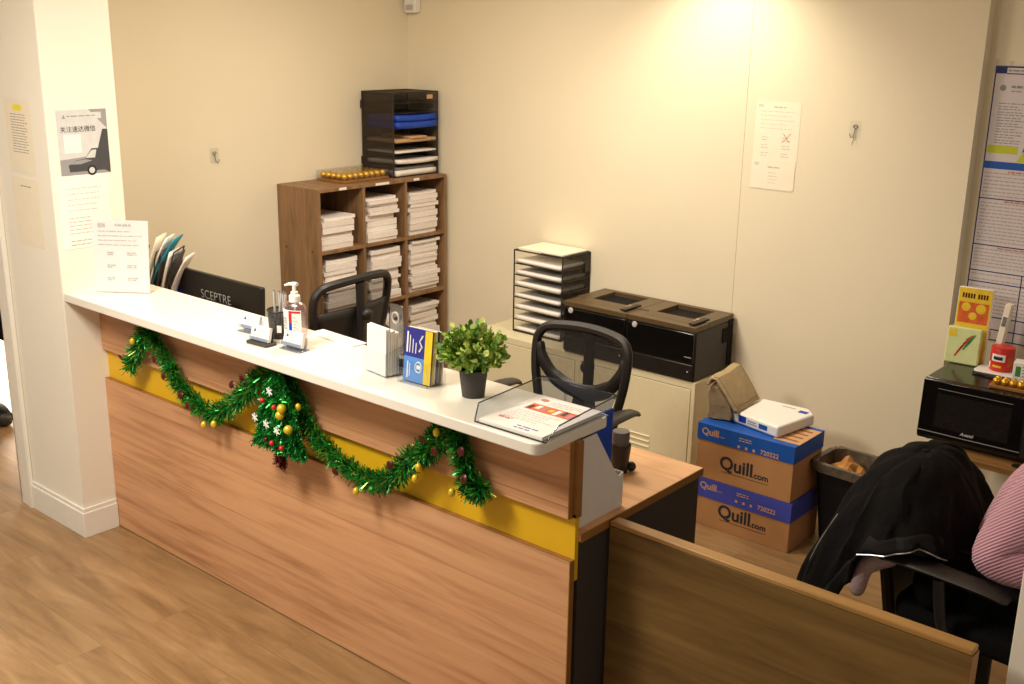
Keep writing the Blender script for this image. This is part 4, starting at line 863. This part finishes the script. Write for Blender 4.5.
# business card holders
def card_holder(label, loc, rz, clear_base, w=.092):
    t = thing('card_holder', label, 'card holder', loc, rz)
    m_ = M['acryl_t'] if clear_base else M['slate']
    MB().prism(rrect(-w/2-.006, -.022, w/2+.006, .028, .008), 0, .010 if not clear_base else .004).build('base', m_, t, bevel=.002)
    MB().box(-w/2, -.016, .0105, w/2, -.013, .024, TR((0, 0, 0), rx=-10)).build('front_lip', M['acryl_t'] if clear_base else M['edge'] if False else M['acryl_t'], t)
    c = MB(); c.box(-w/2+.002, -.010, .011, w/2-.002, .002, .060, TR((0, 0, 0), rx=-14)); o = c.build('business_cards', M['white']); o.location = loc; o.rotation_euler = (0, 0, R(rz))
    tag(o, label.replace('holder', 'card stack'), 'cards')
    p = MB(); p.poly([(-.032, .040), (-.026, .052), (-.020, .040)], -.0105); p.build('logo', M['ink_d'], o); p = MB(); lines(p, -.012, .03, .048, .042, 2, .0025, -.0105); lines(p, -.02, .034, .032, .028, 2, .0015, -.0105); p.build('print', M['lgrey'], o)
    for q in o.children:
        q.rotation_euler = (R(-14), 0, 0)
    MB().box(-w/2, .008, .011 if not clear_base else .005, w/2, .011, .045, TR((0, 0, 0), rx=-14)).build('back_plate', M['acryl_t'] if clear_base else M['slate'], t)
card_holder('dark based card holder in front of the pen cup', (1.138, -.052, Z), 4, False)
card_holder('clear card holder left of the pen cup at the back', (.99, .018, Z), 6, True)
card_holder('clear card holder in front of the sanitizer bottle', (1.268, -.018, Z), 4, True)
# paper sheet at the back edge of the counter
o = MB().box(-.11, -.035, 0, .13, .028, .004).build('paper_sheets', M['white']); o.location = (1.262, .172, Z); o.rotation_euler = (0, 0, R(-3)); tag(o, 'thin white papers lying at the back edge of the counter behind the sanitizer', 'papers')
# first brochure holder (white leaflets)
t = thing('brochure_holder', 'clear holder full of white leaflets on the counter', 'brochure holder', (1.665, .02, Z), -8)
w, d = .115, .075
def holder(t, w, d, hf, hb, m='acryl'):
    q = MB(); q.box(-w/2, -d/2, 0, w/2, d/2, .003); q.box(-w/2, -d/2, .003, w/2, -d/2+.002, hf); q.box(-w/2, d/2-.002, .003, w/2, d/2, hb)
    q.prism([(-d/2, .003), (d/2, .003), (d/2, hf*1.3), (-d/2, hf)], -w/2, -w/2+.002, 'x'); q.prism([(-d/2, .003), (d/2, .003), (d/2, hf*1.3), (-d/2, hf)], w/2-.002, w/2, 'x')
    q.build('acrylic_shell', M[m], t)
holder(t, w, d, .075, .15)
def leafstack(label, n, loc, rz, w, h, th, m, lean, grp, y0, gap):
    for k in range(n):
        o = MB().box(-w/2, 0, .0035, w/2, th, h-.004*k+.006*(k % 2), TR((0, 0, 0), rx=-lean)).build('leaflet', M[m]); o.location = Vector(loc)+Matrix.Rotation(R(rz), 3, 'Z') @ Vector((random.uniform(-.003, .003), y0+gap*k, 0)); o.rotation_euler = (0, 0, R(rz))
        tag(o, label % ['frontmost', 'second', 'third', 'fourth', 'fifth', 'sixth', 'rearmost'][k if k < n-1 else 6], 'leaflet', grp)
leafstack('white leaflet in the clear holder, %s of the row', 6, (1.665, .02, Z), -8, .100, .150, .006, 'white', 2, 'white leaflets in the clear holder', -.033, .0085)
t = thing('acrylic_plaque', 'tall clear rounded plaque with a round knob behind the white leaflets', 'sign holder', (1.662, .076, Z), -8)
MB().prism(rrect(-.038, .0, .038, .205, .018), 0, .004, 'y').build('plate', clear('plaque', (.80, .78, .76), 1.45, .3, .30), t, bevel=.001)
MB().tube([(x, -.0005, z) for x, z in rrect(-.038, .0, .038, .205, .018)], .0016, 5, closed=True).build('plate_edge', M['acryl_e'], t)
MB().tube([(.017*math.cos(k*.3307), -.004, .163+.017*math.sin(k*.3307)) for k in range(19)], .0032, 6, closed=True).build('ring', M['lgrey'], t); MB().lathe([(0, 0), (.006, 0), (.004, .008), (.0, .009)], 12, (0, 0, 0), TR((0, -.0015, .161), rx=90), cap=False).build('knob', M['slate'], t)
# second brochure holder (blue and yellow cards)
bl, brz = (1.818, .026, Z), 3
t = thing('brochure_holder', 'clear holder with blue and yellow cards beside the potted plant', 'brochure holder', bl, brz)
holder(t, .122, .085, .075, .13)
def rcard(nm, label, y, h, m, w=.108, th=.004, lean=6):
    o = MB().box(-w/2, 0, .0036, w/2, th, h, TR((0, 0, 0), rx=-lean)).build(nm, M[m]); o.location = Vector(bl)+Matrix.Rotation(R(brz), 3, 'Z') @ Vector((0, y, 0)); o.rotation_euler = (0, 0, R(brz)); return tag(o, label, 'leaflet')
def on_card(o, lst, y=-.0006, lean=6):
    for nm, m, q in lst: c = q.build(nm, M[m], o); c.rotation_euler = (R(-lean), 0, 0)
o = rcard('brochure', 'tall indigo and yellow brochure in the clear holder beside the plant', -.024, .168, 'dblue')
on_card(o, [('stripe', 'snack_y', MB().rect(.026, .0045, .054, .167)), ('panel', 'lblue', MB().rect(-.054, .0045, .0255, .080, -.0008))])
p = MB(); [p.rect(-.046+k*.012, .092, -.046+k*.012+(.006 if k == 0 else .003), .155-(.01*k), -.001) for k in range(4)]; p.rect(-.040, .015, -.035, .065, -.0012); p.rect(-.03, .02, -.0275, .06, -.0012); on_card(o, [('print', 'white', p)])
p = MB(); p.tube([(.013*math.cos(k*.45)+.006, -.0012, .052+.016*math.sin(k*.45)) for k in range(14)], .0022, 5, closed=True); p.poly([(-.002, .046), (.014, .046), (.014, .058), (-.002, .058)], -.0012); p.tube([(.006, -.0012, .10), (.016, -.0012, .115), (.006, -.0012, .13), (.018, -.0012, .15)], .003, 5); on_card(o, [('logo', 'white', p)])
for k, (m, h) in enumerate([('snack_y', .166), ('paper', .165), ('slate', .163), ('g2', .16), ('card_d', .157), ('paper', .155)]):
    rcard('brochure', f"{['yellow', 'white', 'dark grey', 'pale grey', 'brown', 'rearmost white'][k]} brochure edge in the clear holder beside the plant", -.017+.009*k, h, m, th=.006)['group'] = 'brochures behind the indigo one'
# potted plant
t = thing('potted_plant', 'bushy bright green artificial plant in a charcoal pot on the counter', 'plant', (2.015, .042, Z))
MB().lathe([(.0, 0), (.033, 0), (.042, .078), (.0435, .078), (.0435, .083), (.040, .083), (.038, .07), (.0, .07)], 32, cap=False).build('pot', M['pot'], t, smooth=True)
MB().lathe([(0, .071), (.037, .072)], 20, cap=False).build('soil', M['soil'], t)
rn = random.Random(17); Ls = {'leaf': MB(), 'leaf_l': MB(), 'leaf_d': MB()}; st = MB()
def leaf(mb, p, d, s):
    d = d.normalized(); x = d.cross(Vector((rn.gauss(0, 1), rn.gauss(0, 1), rn.gauss(0, 1)))).normalized(); n_ = x.cross(d)
    o_ = []
    for u, w_ in [(0, .05), (.25, .42), (.55, .5), (.85, .3), (1, .02)]: o_.append((u, w_))
    vs = [p+d*s*u+x*s*w_*.8+n_*s*.12*math.sin(u*3) for u, w_ in o_]+[p+d*s*u-x*s*w_*.8+n_*s*.12*math.sin(u*3) for u, w_ in o_][::-1]
    mb.add(vs, [tuple(range(10))])
for k in range(115):
    th = rn.uniform(0, 2*math.pi); ph = math.acos(rn.uniform(-.28, 1)); rr = rn.uniform(.7, 1.0)
    tip = Vector((.105*math.sin(ph)*math.cos(th)*rr, .105*math.sin(ph)*math.sin(th)*rr, .125+.088*math.cos(ph)*rr))
    if k in (3, 60): tip.z += .018
    b0 = Vector((.015*math.cos(th), .015*math.sin(th), .072)); mid = (b0+tip)/2+Vector((0, 0, .02)); st.tube([b0, mid, tip], .0011, 4)
    for j in range(12):
        f = .38+.62*j/11; p = (b0*(1-f)**2+mid*2*f*(1-f)+tip*f*f); out = (p-Vector((0, 0, .10))).normalized()
        d = out*.8+Vector((rn.gauss(0, .6), rn.gauss(0, .6), rn.gauss(.25, .6)))
        c_ = rn.random(); leaf(Ls['leaf_l' if c_ < .33*f+.08 else 'leaf_d' if c_ > .85 else 'leaf'], p, d, rn.uniform(.015, .024))
for k, mb in Ls.items(): mb.build('foliage', M[k], t)
st.build('stems', M['leaf_d'], t)
# document tray
dt = thing('document_tray', 'clear acrylic document tray at the right end of the counter', 'document tray', (2.288, .0, Z), 1)
fl = MB(); fl.add([(-.122, -.118, .001), (.122, -.118, .001), (.126, .16, .001), (-.108, .16, .001)], [(0, 1, 2, 3)]); fl.build('floor_plate', M['acryl'], dt)
MB().add([(-.122, -.118, .001), (-.108, .16, .001), (-.118, .175, .062), (-.136, -.085, .045)], [(0, 1, 2, 3)]).build('side_wall', M['acryl_t'], dt)
MB().add([(.122, -.118, .001), (.126, .16, .001), (.142, .175, .062), (.138, -.085, .045)], [(0, 1, 2, 3)]).build('side_wall', M['acryl_t'], dt)
MB().add([(-.108, .16, .001), (.126, .16, .001), (.142, .175, .062), (-.118, .175, .062)], [(0, 1, 2, 3)]).build('rear_wall', clear('tray_blue', (.60, .66, .80), 1.45, .05, .05), dt)
rm = MB(); rm.tube(smooth_path([(-.122, -.118, .002), (-.134, -.088, .044), (-.118, .175, .062), (.142, .175, .062), (.139, -.088, .044), (.122, -.118, .002)], 1), .0022, 6); rm.tube([(-.122, -.118, .002), (.122, -.118, .002)], .0022, 6); rm.tube([(-.108, .16, .002), (.126, .16, .002)], .0018, 6); rm.build('rim', M['acryl_e'], dt)
o = MB().box(-.108, -.115, .0024, .108, .155, .0124).build('printed_forms', M['paper']); o.location = (2.288, 0, Z); o.rotation_euler = (0, 0, R(1)); tag(o, 'stack of white printed forms with a photo strip in the clear tray', 'papers')
def up(mb): mb.v = [(x, z, .0131-y*0+(-.0006-y)*.5) for x, y, z in mb.v]; return mb
rn = random.Random(31)
p = up(MB().rect(-.075, .035, .085, .085)); p.build('photo_strip', M['snack_o'], o)
for k, m in enumerate(['maroon', 'paper', 'ink_r', 'snack_y', 'paper', 'g3', 'pinkcuff']): up(MB().rect(-.07+k*.022, .04+.01*(k % 2), -.056+k*.022, .07+.006*(k % 3), -.0012)).build('picture', M[m], o)
up(MB().poly([(-.065+.014*math.cos(k*.5), .122+.010*math.sin(k*.5)) for k in range(12)])).build('logo', M['ink_r'], o)
p = MB(); lines(p, -.04, .08, .125, .10, 3, .0035, rnd=rn); lines(p, -.08, .08, .015, -.045, 5, .003, rnd=rn); up(p).build('print', M['lgrey'], o)
p = MB(); lines(p, -.085, -.03, -.055, -.062, 2, .004, rnd=rn); up(p).build('print', M['ink_s'], o)
p = MB(); lines(p, -.0, .075, -.085, -.10, 2, .005, rnd=rn); up(p).build('print', M['violet'], o)
# magazine file with blue folder, black cup behind
MX = 2.398
t = thing('magazine_file', 'white cardboard magazine file under the right end of the counter', 'magazine file', (MX, .058, DZ+.0005))
side = [(0, 0), (.212, 0), (.212, .106), (.190, .100), (.168, .122), (.072, .2635), (0, .2635)]
q = MB(); q.prism(side, -.003, 0, 'x'); q.prism(side, -.095, -.092, 'x'); q.box(-.092, 0, 0, -.003, .003, .2635); q.box(-.092, .209, 0, -.003, .212, .106); q.box(-.092, .003, 0, -.003, .209, .003); q.build('file_box', M['lgrey'] if False else P('file_white', lin(226, 222, 216), .6, var=.02), t)
for k, (x, m, lb) in enumerate([(-.02, 'blue', 'blue folder in the magazine file, nearest the outer side'), (-.05, 'blue', 'blue folder in the magazine file, behind the outer one'), (-.075, 'slate', 'dark folder in the magazine file, innermost')]):
    o = MB().prism([(.066, DZ+.0045), (.236-.014*k, DZ+.0045), (.236-.014*k, DZ+.305-.01*k), (.188, DZ+.305-.01*k), (.188, DZ+.262), (.066, DZ+.262)], MX+x-.008, MX+x, 'x').build('folder', M[m], bevel=.002); tag(o, lb, 'folder', 'folders in the magazine file')
t = thing('desk_cup', 'black tapered cup with a grey lid on the desk behind the magazine file', 'cup', (2.245, .475, DZ+.0005))
MB().lathe([(.0, 0), (.025, 0), (.034, .092), (.032, .092), (.024, .008), (0, .008)], 26, cap=False).build('cup', M['black'], t, smooth=True)
MB().lathe([(.0, .02), (.0235, .02), (.028, .125), (.026, .136), (.0, .139)], 26, cap=False).build('lid', P('lid_grey', lin(96, 94, 92), .4), t, smooth=True)
MB().ball((.026, .026, .016), .016, 12, 8).build('foot_ball', M['black'], t, smooth=True)

# ------------------------------------------------------------------ jacket over the right chair
JX, JY = 3.03, .925
t = thing('jacket', 'black winter jacket draped over the office chair back behind the low partition', 'jacket', (JX, JY, 0))
HEM = [(0, .58), (45, .60), (90, .60), (135, .46), (180, .33), (212, .30), (238, .36), (252, .54), (266, .685), (300, .71), (330, .67), (360, .58)]
def jk(u, v):
    ph = 2*math.pi*u; dg_ = (u*360) % 360; c, s_ = math.cos(ph), math.sin(ph)     # 0 front, 90 far, 180 back, 270 near
    for (a0, h0), (a1, h1) in zip(HEM, HEM[1:]):
        if a0 <= dg_ <= a1: f = (dg_-a0)/(a1-a0); f = f*f*(3-2*f); hem = h0+(h1-h0)*f; break
    back = max(0, -c)
    a = .012+(.205+.10*back)*v**.78; b = .02+.315*v**.52
    zt = .885
    z = zt-(zt-hem)*v**1.75
    fold = 1+(.055*math.sin(5*ph+1.3)+.040*math.sin(9*ph+3*v)+.034*math.sin(14*ph+6*v)+.02*math.sin(23*ph-9*v))*v**.8
    wob = .010*math.sin(9*ph+8*v)*math.sin(7*v)
    ex = .85
    return ((a*math.copysign(abs(c)**ex, c))*fold+wob-.02*v*back, (b*math.copysign(abs(s_)**ex, s_))*fold, z+.012*math.sin(4*ph+6*v)*v)
q = MB(); q.grid(jk, 72, 22); top = [jk(i/72, 0) for i in range(72)]; cx_ = sum(p[0] for p in top)/72
q.add(top+[(cx_, 0, .886)], [(i, (i+1) % 72, 72) for i in range(72)])
q.build('shell', M['jacket'], t, solid=.012, smooth=True)
q = MB(); q.tube([Vector(jk(u/60, .995))+Vector((0, -.008, -.003)) for u in range(44, 54)], .0022, 5); q.build('zip', M['zipper'], t); q = MB(); q.tube([Vector(jk(.575, .55+.45*k/8))+Vector((-.004, -.010, 0)) for k in range(9)], .002, 5); q.build('zip', M['zipper'], t)
q = MB(); q.tube([(.16, -.255, .60), (.172, -.26, .57), (.176, -.26, .54), (.188, -.26, .515)], .002, 5); q.build('zip', M['zipper'], t)
MB().ball(tuple(Vector(jk(.665, .90))+Vector((-.004, -.012, 0))), .006, 10, 6).build('snap_button', M['zipper'], t)
# hem band
q = MB(); q.grid(lambda u, v: tuple(Vector(jk(.60+.31*u, .86+.13*v))+Vector((0, -.009, 0))), 20, 4); q.build('hem_band', M['black_m'], t, solid=.006, smooth=True)
# sleeve hanging at the back left and inner lining
skin('sleeve', [(-.07, -.14, .78, .05), (-.15, -.17, .64, .055), (-.215, -.17, .48, .05), (-.235, -.15, .36, .05)], [(0, 1), (1, 2), (2, 3)], M['jacket'], t)
skin('lining', [(.05, -.255, .66, .03), (-.0, -.265, .645, .036), (-.045, -.275, .60, .028), (-.06, -.27, .50, .024)], [(0, 1), (1, 2), (2, 3)], M['lining'], t)['label'] = 'pale pinkish fleece lining'
skin('front_flap', [(.10, -.17, .62, .05), (.13, -.20, .55, .055), (.15, -.20, .50, .03)], [(0, 1), (1, 2)], M['jacket'], t)

# ------------------------------------------------------------------ people
def human(t, J, top_m, bot_m, shoe_m, coat=False, hands=True):
    """J: dict of joints (world offsets from thing origin); one continuous body, clothes as children"""
    V = []; E = []; ix = {}
    def v(n, p, r): ix[n] = len(V); V.append((*p, r)); return ix[n]
    def e(*ns):
        for a_, b_ in zip(ns, ns[1:]): E.append((ix[a_], ix[b_]))
    Lp = lambda a_, b_, f: tuple(a_[k]+(b_[k]-a_[k])*f for k in range(3))
    v('pel', J['pel'], .125); v('waist', Lp(J['pel'], J['chest'], .45), .115); v('chest', J['chest'], .13); v('nb', J['neck'], .06); v('hd0', Lp(J['neck'], J['head'], .5), .052); v('hd', J['head'], .088); v('hd2', tuple(J['head'][k]+J['up'][k]*.09 for k in range(3)), .07)
    e('pel', 'waist', 'chest', 'nb', 'hd0', 'hd', 'hd2')
    for s in 'rl':
        v('sh'+s, J['sh'+s], .068); v('ua'+s, Lp(J['sh'+s], J['el'+s], .5), .05); v('el'+s, J['el'+s], .042); v('fa'+s, Lp(J['el'+s], J['wr'+s], .35), .042); v('wr'+s, J['wr'+s], .027)
        e('chest', 'sh'+s, 'ua'+s, 'el'+s, 'fa'+s, 'wr'+s)
        d = (Vector(J['wr'+s])-Vector(J['el'+s])).normalized(); side = d.cross(Vector((0, 0, 1))); side = (side if side.length > .1 else Vector((0, 1, 0))).normalized(); dn = side.cross(d).normalized()
        w_ = Vector(J['wr'+s]); v('pm'+s, tuple(w_+d*.05), .03); e('wr'+s, 'pm'+s)
        for k, L_ in enumerate((.065, .075, .07, .055)):
            b0 = w_+d*.085+side*(k-1.5)*.021; v(f'k{k}'+s, tuple(b0), .0105); v(f'm{k}'+s, tuple(b0+d*L_*.5-dn*.008), .009); v(f't{k}'+s, tuple(b0+d*L_*.9-dn*.028), .007); e('pm'+s, f'k{k}'+s, f'm{k}'+s, f't{k}'+s)
        b0 = w_+d*.03-side*.035*(1 if s == 'r' else -1); v('q0'+s, tuple(b0), .012); v('q1'+s, tuple(b0+d*.035-side*.015*(1 if s == 'r' else -1)-dn*.012), .009); e('pm'+s, 'q0'+s, 'q1'+s)
        v('hp'+s, J['hp'+s], .098); v('th'+s, Lp(J['hp'+s], J['kn'+s], .5), .08); v('kn'+s, J['kn'+s], .058); v('cf'+s, Lp(J['kn'+s], J['an'+s], .35), .055); v('an'+s, J['an'+s], .037)
        f = J['toe'+s]; v('ft'+s, Lp(J['an'+s], f, .6), .036); v('to'+s, f, .03); e('pel', 'hp'+s, 'th'+s, 'kn'+s, 'cf'+s, 'an'+s, 'ft'+s, 'to'+s)
    body = skin('body', V, E, M['skin'], t)
    def wear(name, ns, es, extra, m, scale=1.0):
        vs = [(*V[ix[n]][:3], V[ix[n]][3]*scale+extra) for n in ns]; es2 = [(ns.index(a_), ns.index(b_)) for a_, b_ in es]; return skin(name, vs, es2, m, t)
    P_ = lambda n: V[ix[n]][:3]
    skin('coat' if coat else 'sweater', [(*Lp(J['pel'], J['chest'], -.08), .150), (*Lp(J['pel'], J['chest'], .3), .158), (*Lp(J['pel'], J['chest'], .7), .165), (*J['chest'], .160), (*Lp(J['chest'], J['neck'], .62), .115), (*Lp(J['chest'], J['neck'], .92), .075)], [(0, 1), (1, 2), (2, 3), (3, 4), (4, 5)], top_m, t)
    for s in 'rl':
        c0 = Lp(Lp(J['chest'], J['neck'], .3), J['sh'+s], .45)
        skin('sleeve', [(*c0, .115), (*J['sh'+s], .105), (*P_('ua'+s), .092), (*J['el'+s], .088), (*P_('fa'+s), .080), (*Lp(J['el'+s], J['wr'+s], .92), .052)], [(0, 1), (1, 2), (2, 3), (3, 4), (4, 5)], top_m, t)
    ns = ['pel']+[n+s for s in 'rl' for n in ('hp', 'th', 'kn', 'cf', 'an')]; es = [p for s in 'rl' for p in (('pel', 'hp'+s), ('hp'+s, 'th'+s), ('th'+s, 'kn'+s), ('kn'+s, 'cf'+s), ('cf'+s, 'an'+s))]
    wear('trousers', ns, es, .012, bot_m)
    for s in 'rl':
        a_, f_ = Vector(V[ix['an'+s]][:3]), Vector(V[ix['to'+s]][:3]); d_ = (f_-a_); d_.z = 0; d_.normalize()
        skin('shoe', [(*(a_-d_*.035+Vector((0, 0, -.045))), .050), (*Lp(a_, f_, .55), .056), (*f_, .053), (*(f_+d_*.045), .040)], [(0, 1), (1, 2), (2, 3)], shoe_m, t)
    H = Vector(J['head']); F = Vector(J['face']).normalized(); U = Vector(J['up']).normalized(); S = F.cross(U)
    skin('hair', [(*(H+U*.085+F*.012), .088), (*(H+U*.05-F*.035), .10), (*(H-U*.03-F*.05), .088), (*(H-U*.12-F*.05), .055)], [(0, 1), (1, 2), (2, 3)], M['hair'], t)
    q = MB(); q.tube([H+F*.062+U*.03, H+F*.082+U*.0, H+F*.086-U*.012, H+F*.064-U*.018], [.006, .009, .012, .006], 8); q.build('nose', M['skin'], t, smooth=True)
    for sg in (-1, 1): MB().ball(tuple(H+F*.060+U*.022+S*.030*sg), .010, 10, 6).build('eye', M['eye'], t, smooth=True); MB().ball(tuple(H+S*.072*sg), .024, 10, 6, sx=.6, sy=.5).build('ear', M['skin'], t, smooth=True)
    MB().tube([H+F*.055-U*.042-S*.022, H+F*.064-U*.044, H+F*.055-U*.042+S*.022], .006, 6).build('mouth', M['lip'], t, smooth=True)
    return t
t = thing('person', 'seated person in a pink ribbed sweater and black trousers at the right edge', 'person', (3.335, .925, 0))
human(t, dict(pel=(-.02, 0, .585), chest=(.08, 0, .85), neck=(.12, 0, 1.01), head=(.16, 0, 1.115), up=(.1, 0, 1), face=(1, 0, -.25),
   shr=(.095, -.165, .915), elr=(-.03, -.245, .728), wrr=(.19, -.20, .735), shl=(.095, .165, .915), ell=(.0, .25, .75), wrl=(.22, .19, .75),
   hpr=(-.01, -.09, .565), knr=(.40, -.11, .54), anr=(.42, -.11, .10), toer=(.58, -.12, .045), hpl=(-.01, .09, .565), knl=(.40, .11, .54), anl=(.42, .11, .10), toel=(.58, .12, .045)),
   M['pink'], M['trousers'], M['black'])
t = thing('person', 'standing person in a dark coat, only coat edge and shoe seen through the left opening', 'person', (-1.655, .30, 0))
human(t, dict(pel=(-.05, 0.05, .92), chest=(-.05, 0.05, 1.28), neck=(-.05, 0.05, 1.47), head=(-.04, 0.05, 1.62), up=(0, 0, 1), face=(1, 0, 0),
   shr=(-.05, -.16, 1.40), elr=(-.07, -.22, 1.10), wrr=(.0, -.22, .86), shl=(-.05, .26, 1.40), ell=(-.07, .32, 1.10), wrl=(.0, .30, .86),
   hpr=(-.05, -.04, .88), knr=(-.03, -.05, .48), anr=(-.06, -.05, .09), toer=(.12, -.06, .04), hpl=(-.05, .14, .88), knl=(-.03, .15, .48), anl=(-.06, .15, .09), toel=(.10, .16, .04)),
   M['jacket'], M['trousers'], M['black'], coat=True)
q = MB(); q.grid(lambda u, v: (-.05+(.17+.05*v+.012*math.sin(u*60))*math.cos(u*6.283), .05+(.20+.06*v+.012*math.sin(u*60))*math.sin(u*6.283), 1.0-.52*v+.012*math.sin(u*90)*v), 60, 6); q.build('coat_skirt', M['jacket'], t, solid=.01, smooth=True)

# ------------------------------------------------------------------ light
def area(name, loc, size, power, color, rot=(0, 0, 0), sy=None, spread=None):
    l = bpy.data.lights.new(name, 'AREA'); l.energy = power; l.color = color; l.size = size
    if sy: l.shape = 'RECTANGLE'; l.size_y = sy
    if spread: l.spread = R(spread)
    o = bpy.data.objects.new(name, l); col.objects.link(o); o.location = loc; o.rotation_euler = tuple(R(a) for a in rot); return o
WARM = (1.0, .87, .71); NEUT = (1.0, .92, .80)
area('ceiling_light_desk', (1.0, .95, 2.59), .6, 37, WARM)
area('ceiling_light_front', (1.15, -1.4, 2.59), .7, 74, NEUT)
def spot(name, loc, target, power, ang, color, blend=.8, r=.04):
    l = bpy.data.lights.new(name, 'SPOT'); l.energy = power; l.spot_size = R(ang); l.spot_blend = blend; l.color = color; l.shadow_soft_size = r
    o = bpy.data.objects.new(name, l); col.objects.link(o); o.location = loc; o.rotation_euler = (Vector(target)-Vector(loc)).to_track_quat('-Z', 'Y').to_euler(); return o
spot('downlight_back_wall', (1.45, 2.0, 2.58), (1.5, 2.2, 0), 34, 120, (1, .88, .68))
area('reflector_wall_light', (-4.0, 2.6, 2.2), 1.5, 150, (1, .98, .95), (0, 90, 0))  # added lamp, aimed at the unseen far wall to brighten its floor reflection
area('daylight_left_room', (-2.9, 1.7, 2.5), 1.4, 700, (1, .98, .95), spread=95)
w = bpy.data.worlds.new('world'); scn.world = w; w.use_nodes = True
bg = w.node_tree.nodes['Background']; bg.inputs[0].default_value = (1.0, .92, .80, 1); bg.inputs[1].default_value = .33
# ------------------------------------------------------------------ camera
cd = bpy.data.cameras.new('camera'); cam = bpy.data.objects.new('camera', cd); col.objects.link(cam); scn.camera = cam
yaw, pit, rol = R(40.2185), R(-16.0267), R(.9267)
fw = Vector((-math.sin(yaw)*math.cos(pit), math.cos(yaw)*math.cos(pit), math.sin(pit))); rt = Vector((math.cos(yaw), math.sin(yaw), 0)); up_ = rt.cross(fw)
r2 = rt*math.cos(rol)+up_*math.sin(rol); u2 = -rt*math.sin(rol)+up_*math.cos(rol)
m4 = Matrix((r2, u2, -fw)).transposed().to_4x4(); m4.translation = (4.0498, -2.1933, 2.0787); cam.matrix_world = m4
cd.sensor_width = 36; cd.lens = 1094.388/1024*36; cd.clip_start = .05
scn.view_settings.view_transform = 'Standard'; scn.view_settings.look = 'None'; scn.view_settings.exposure = 0.14
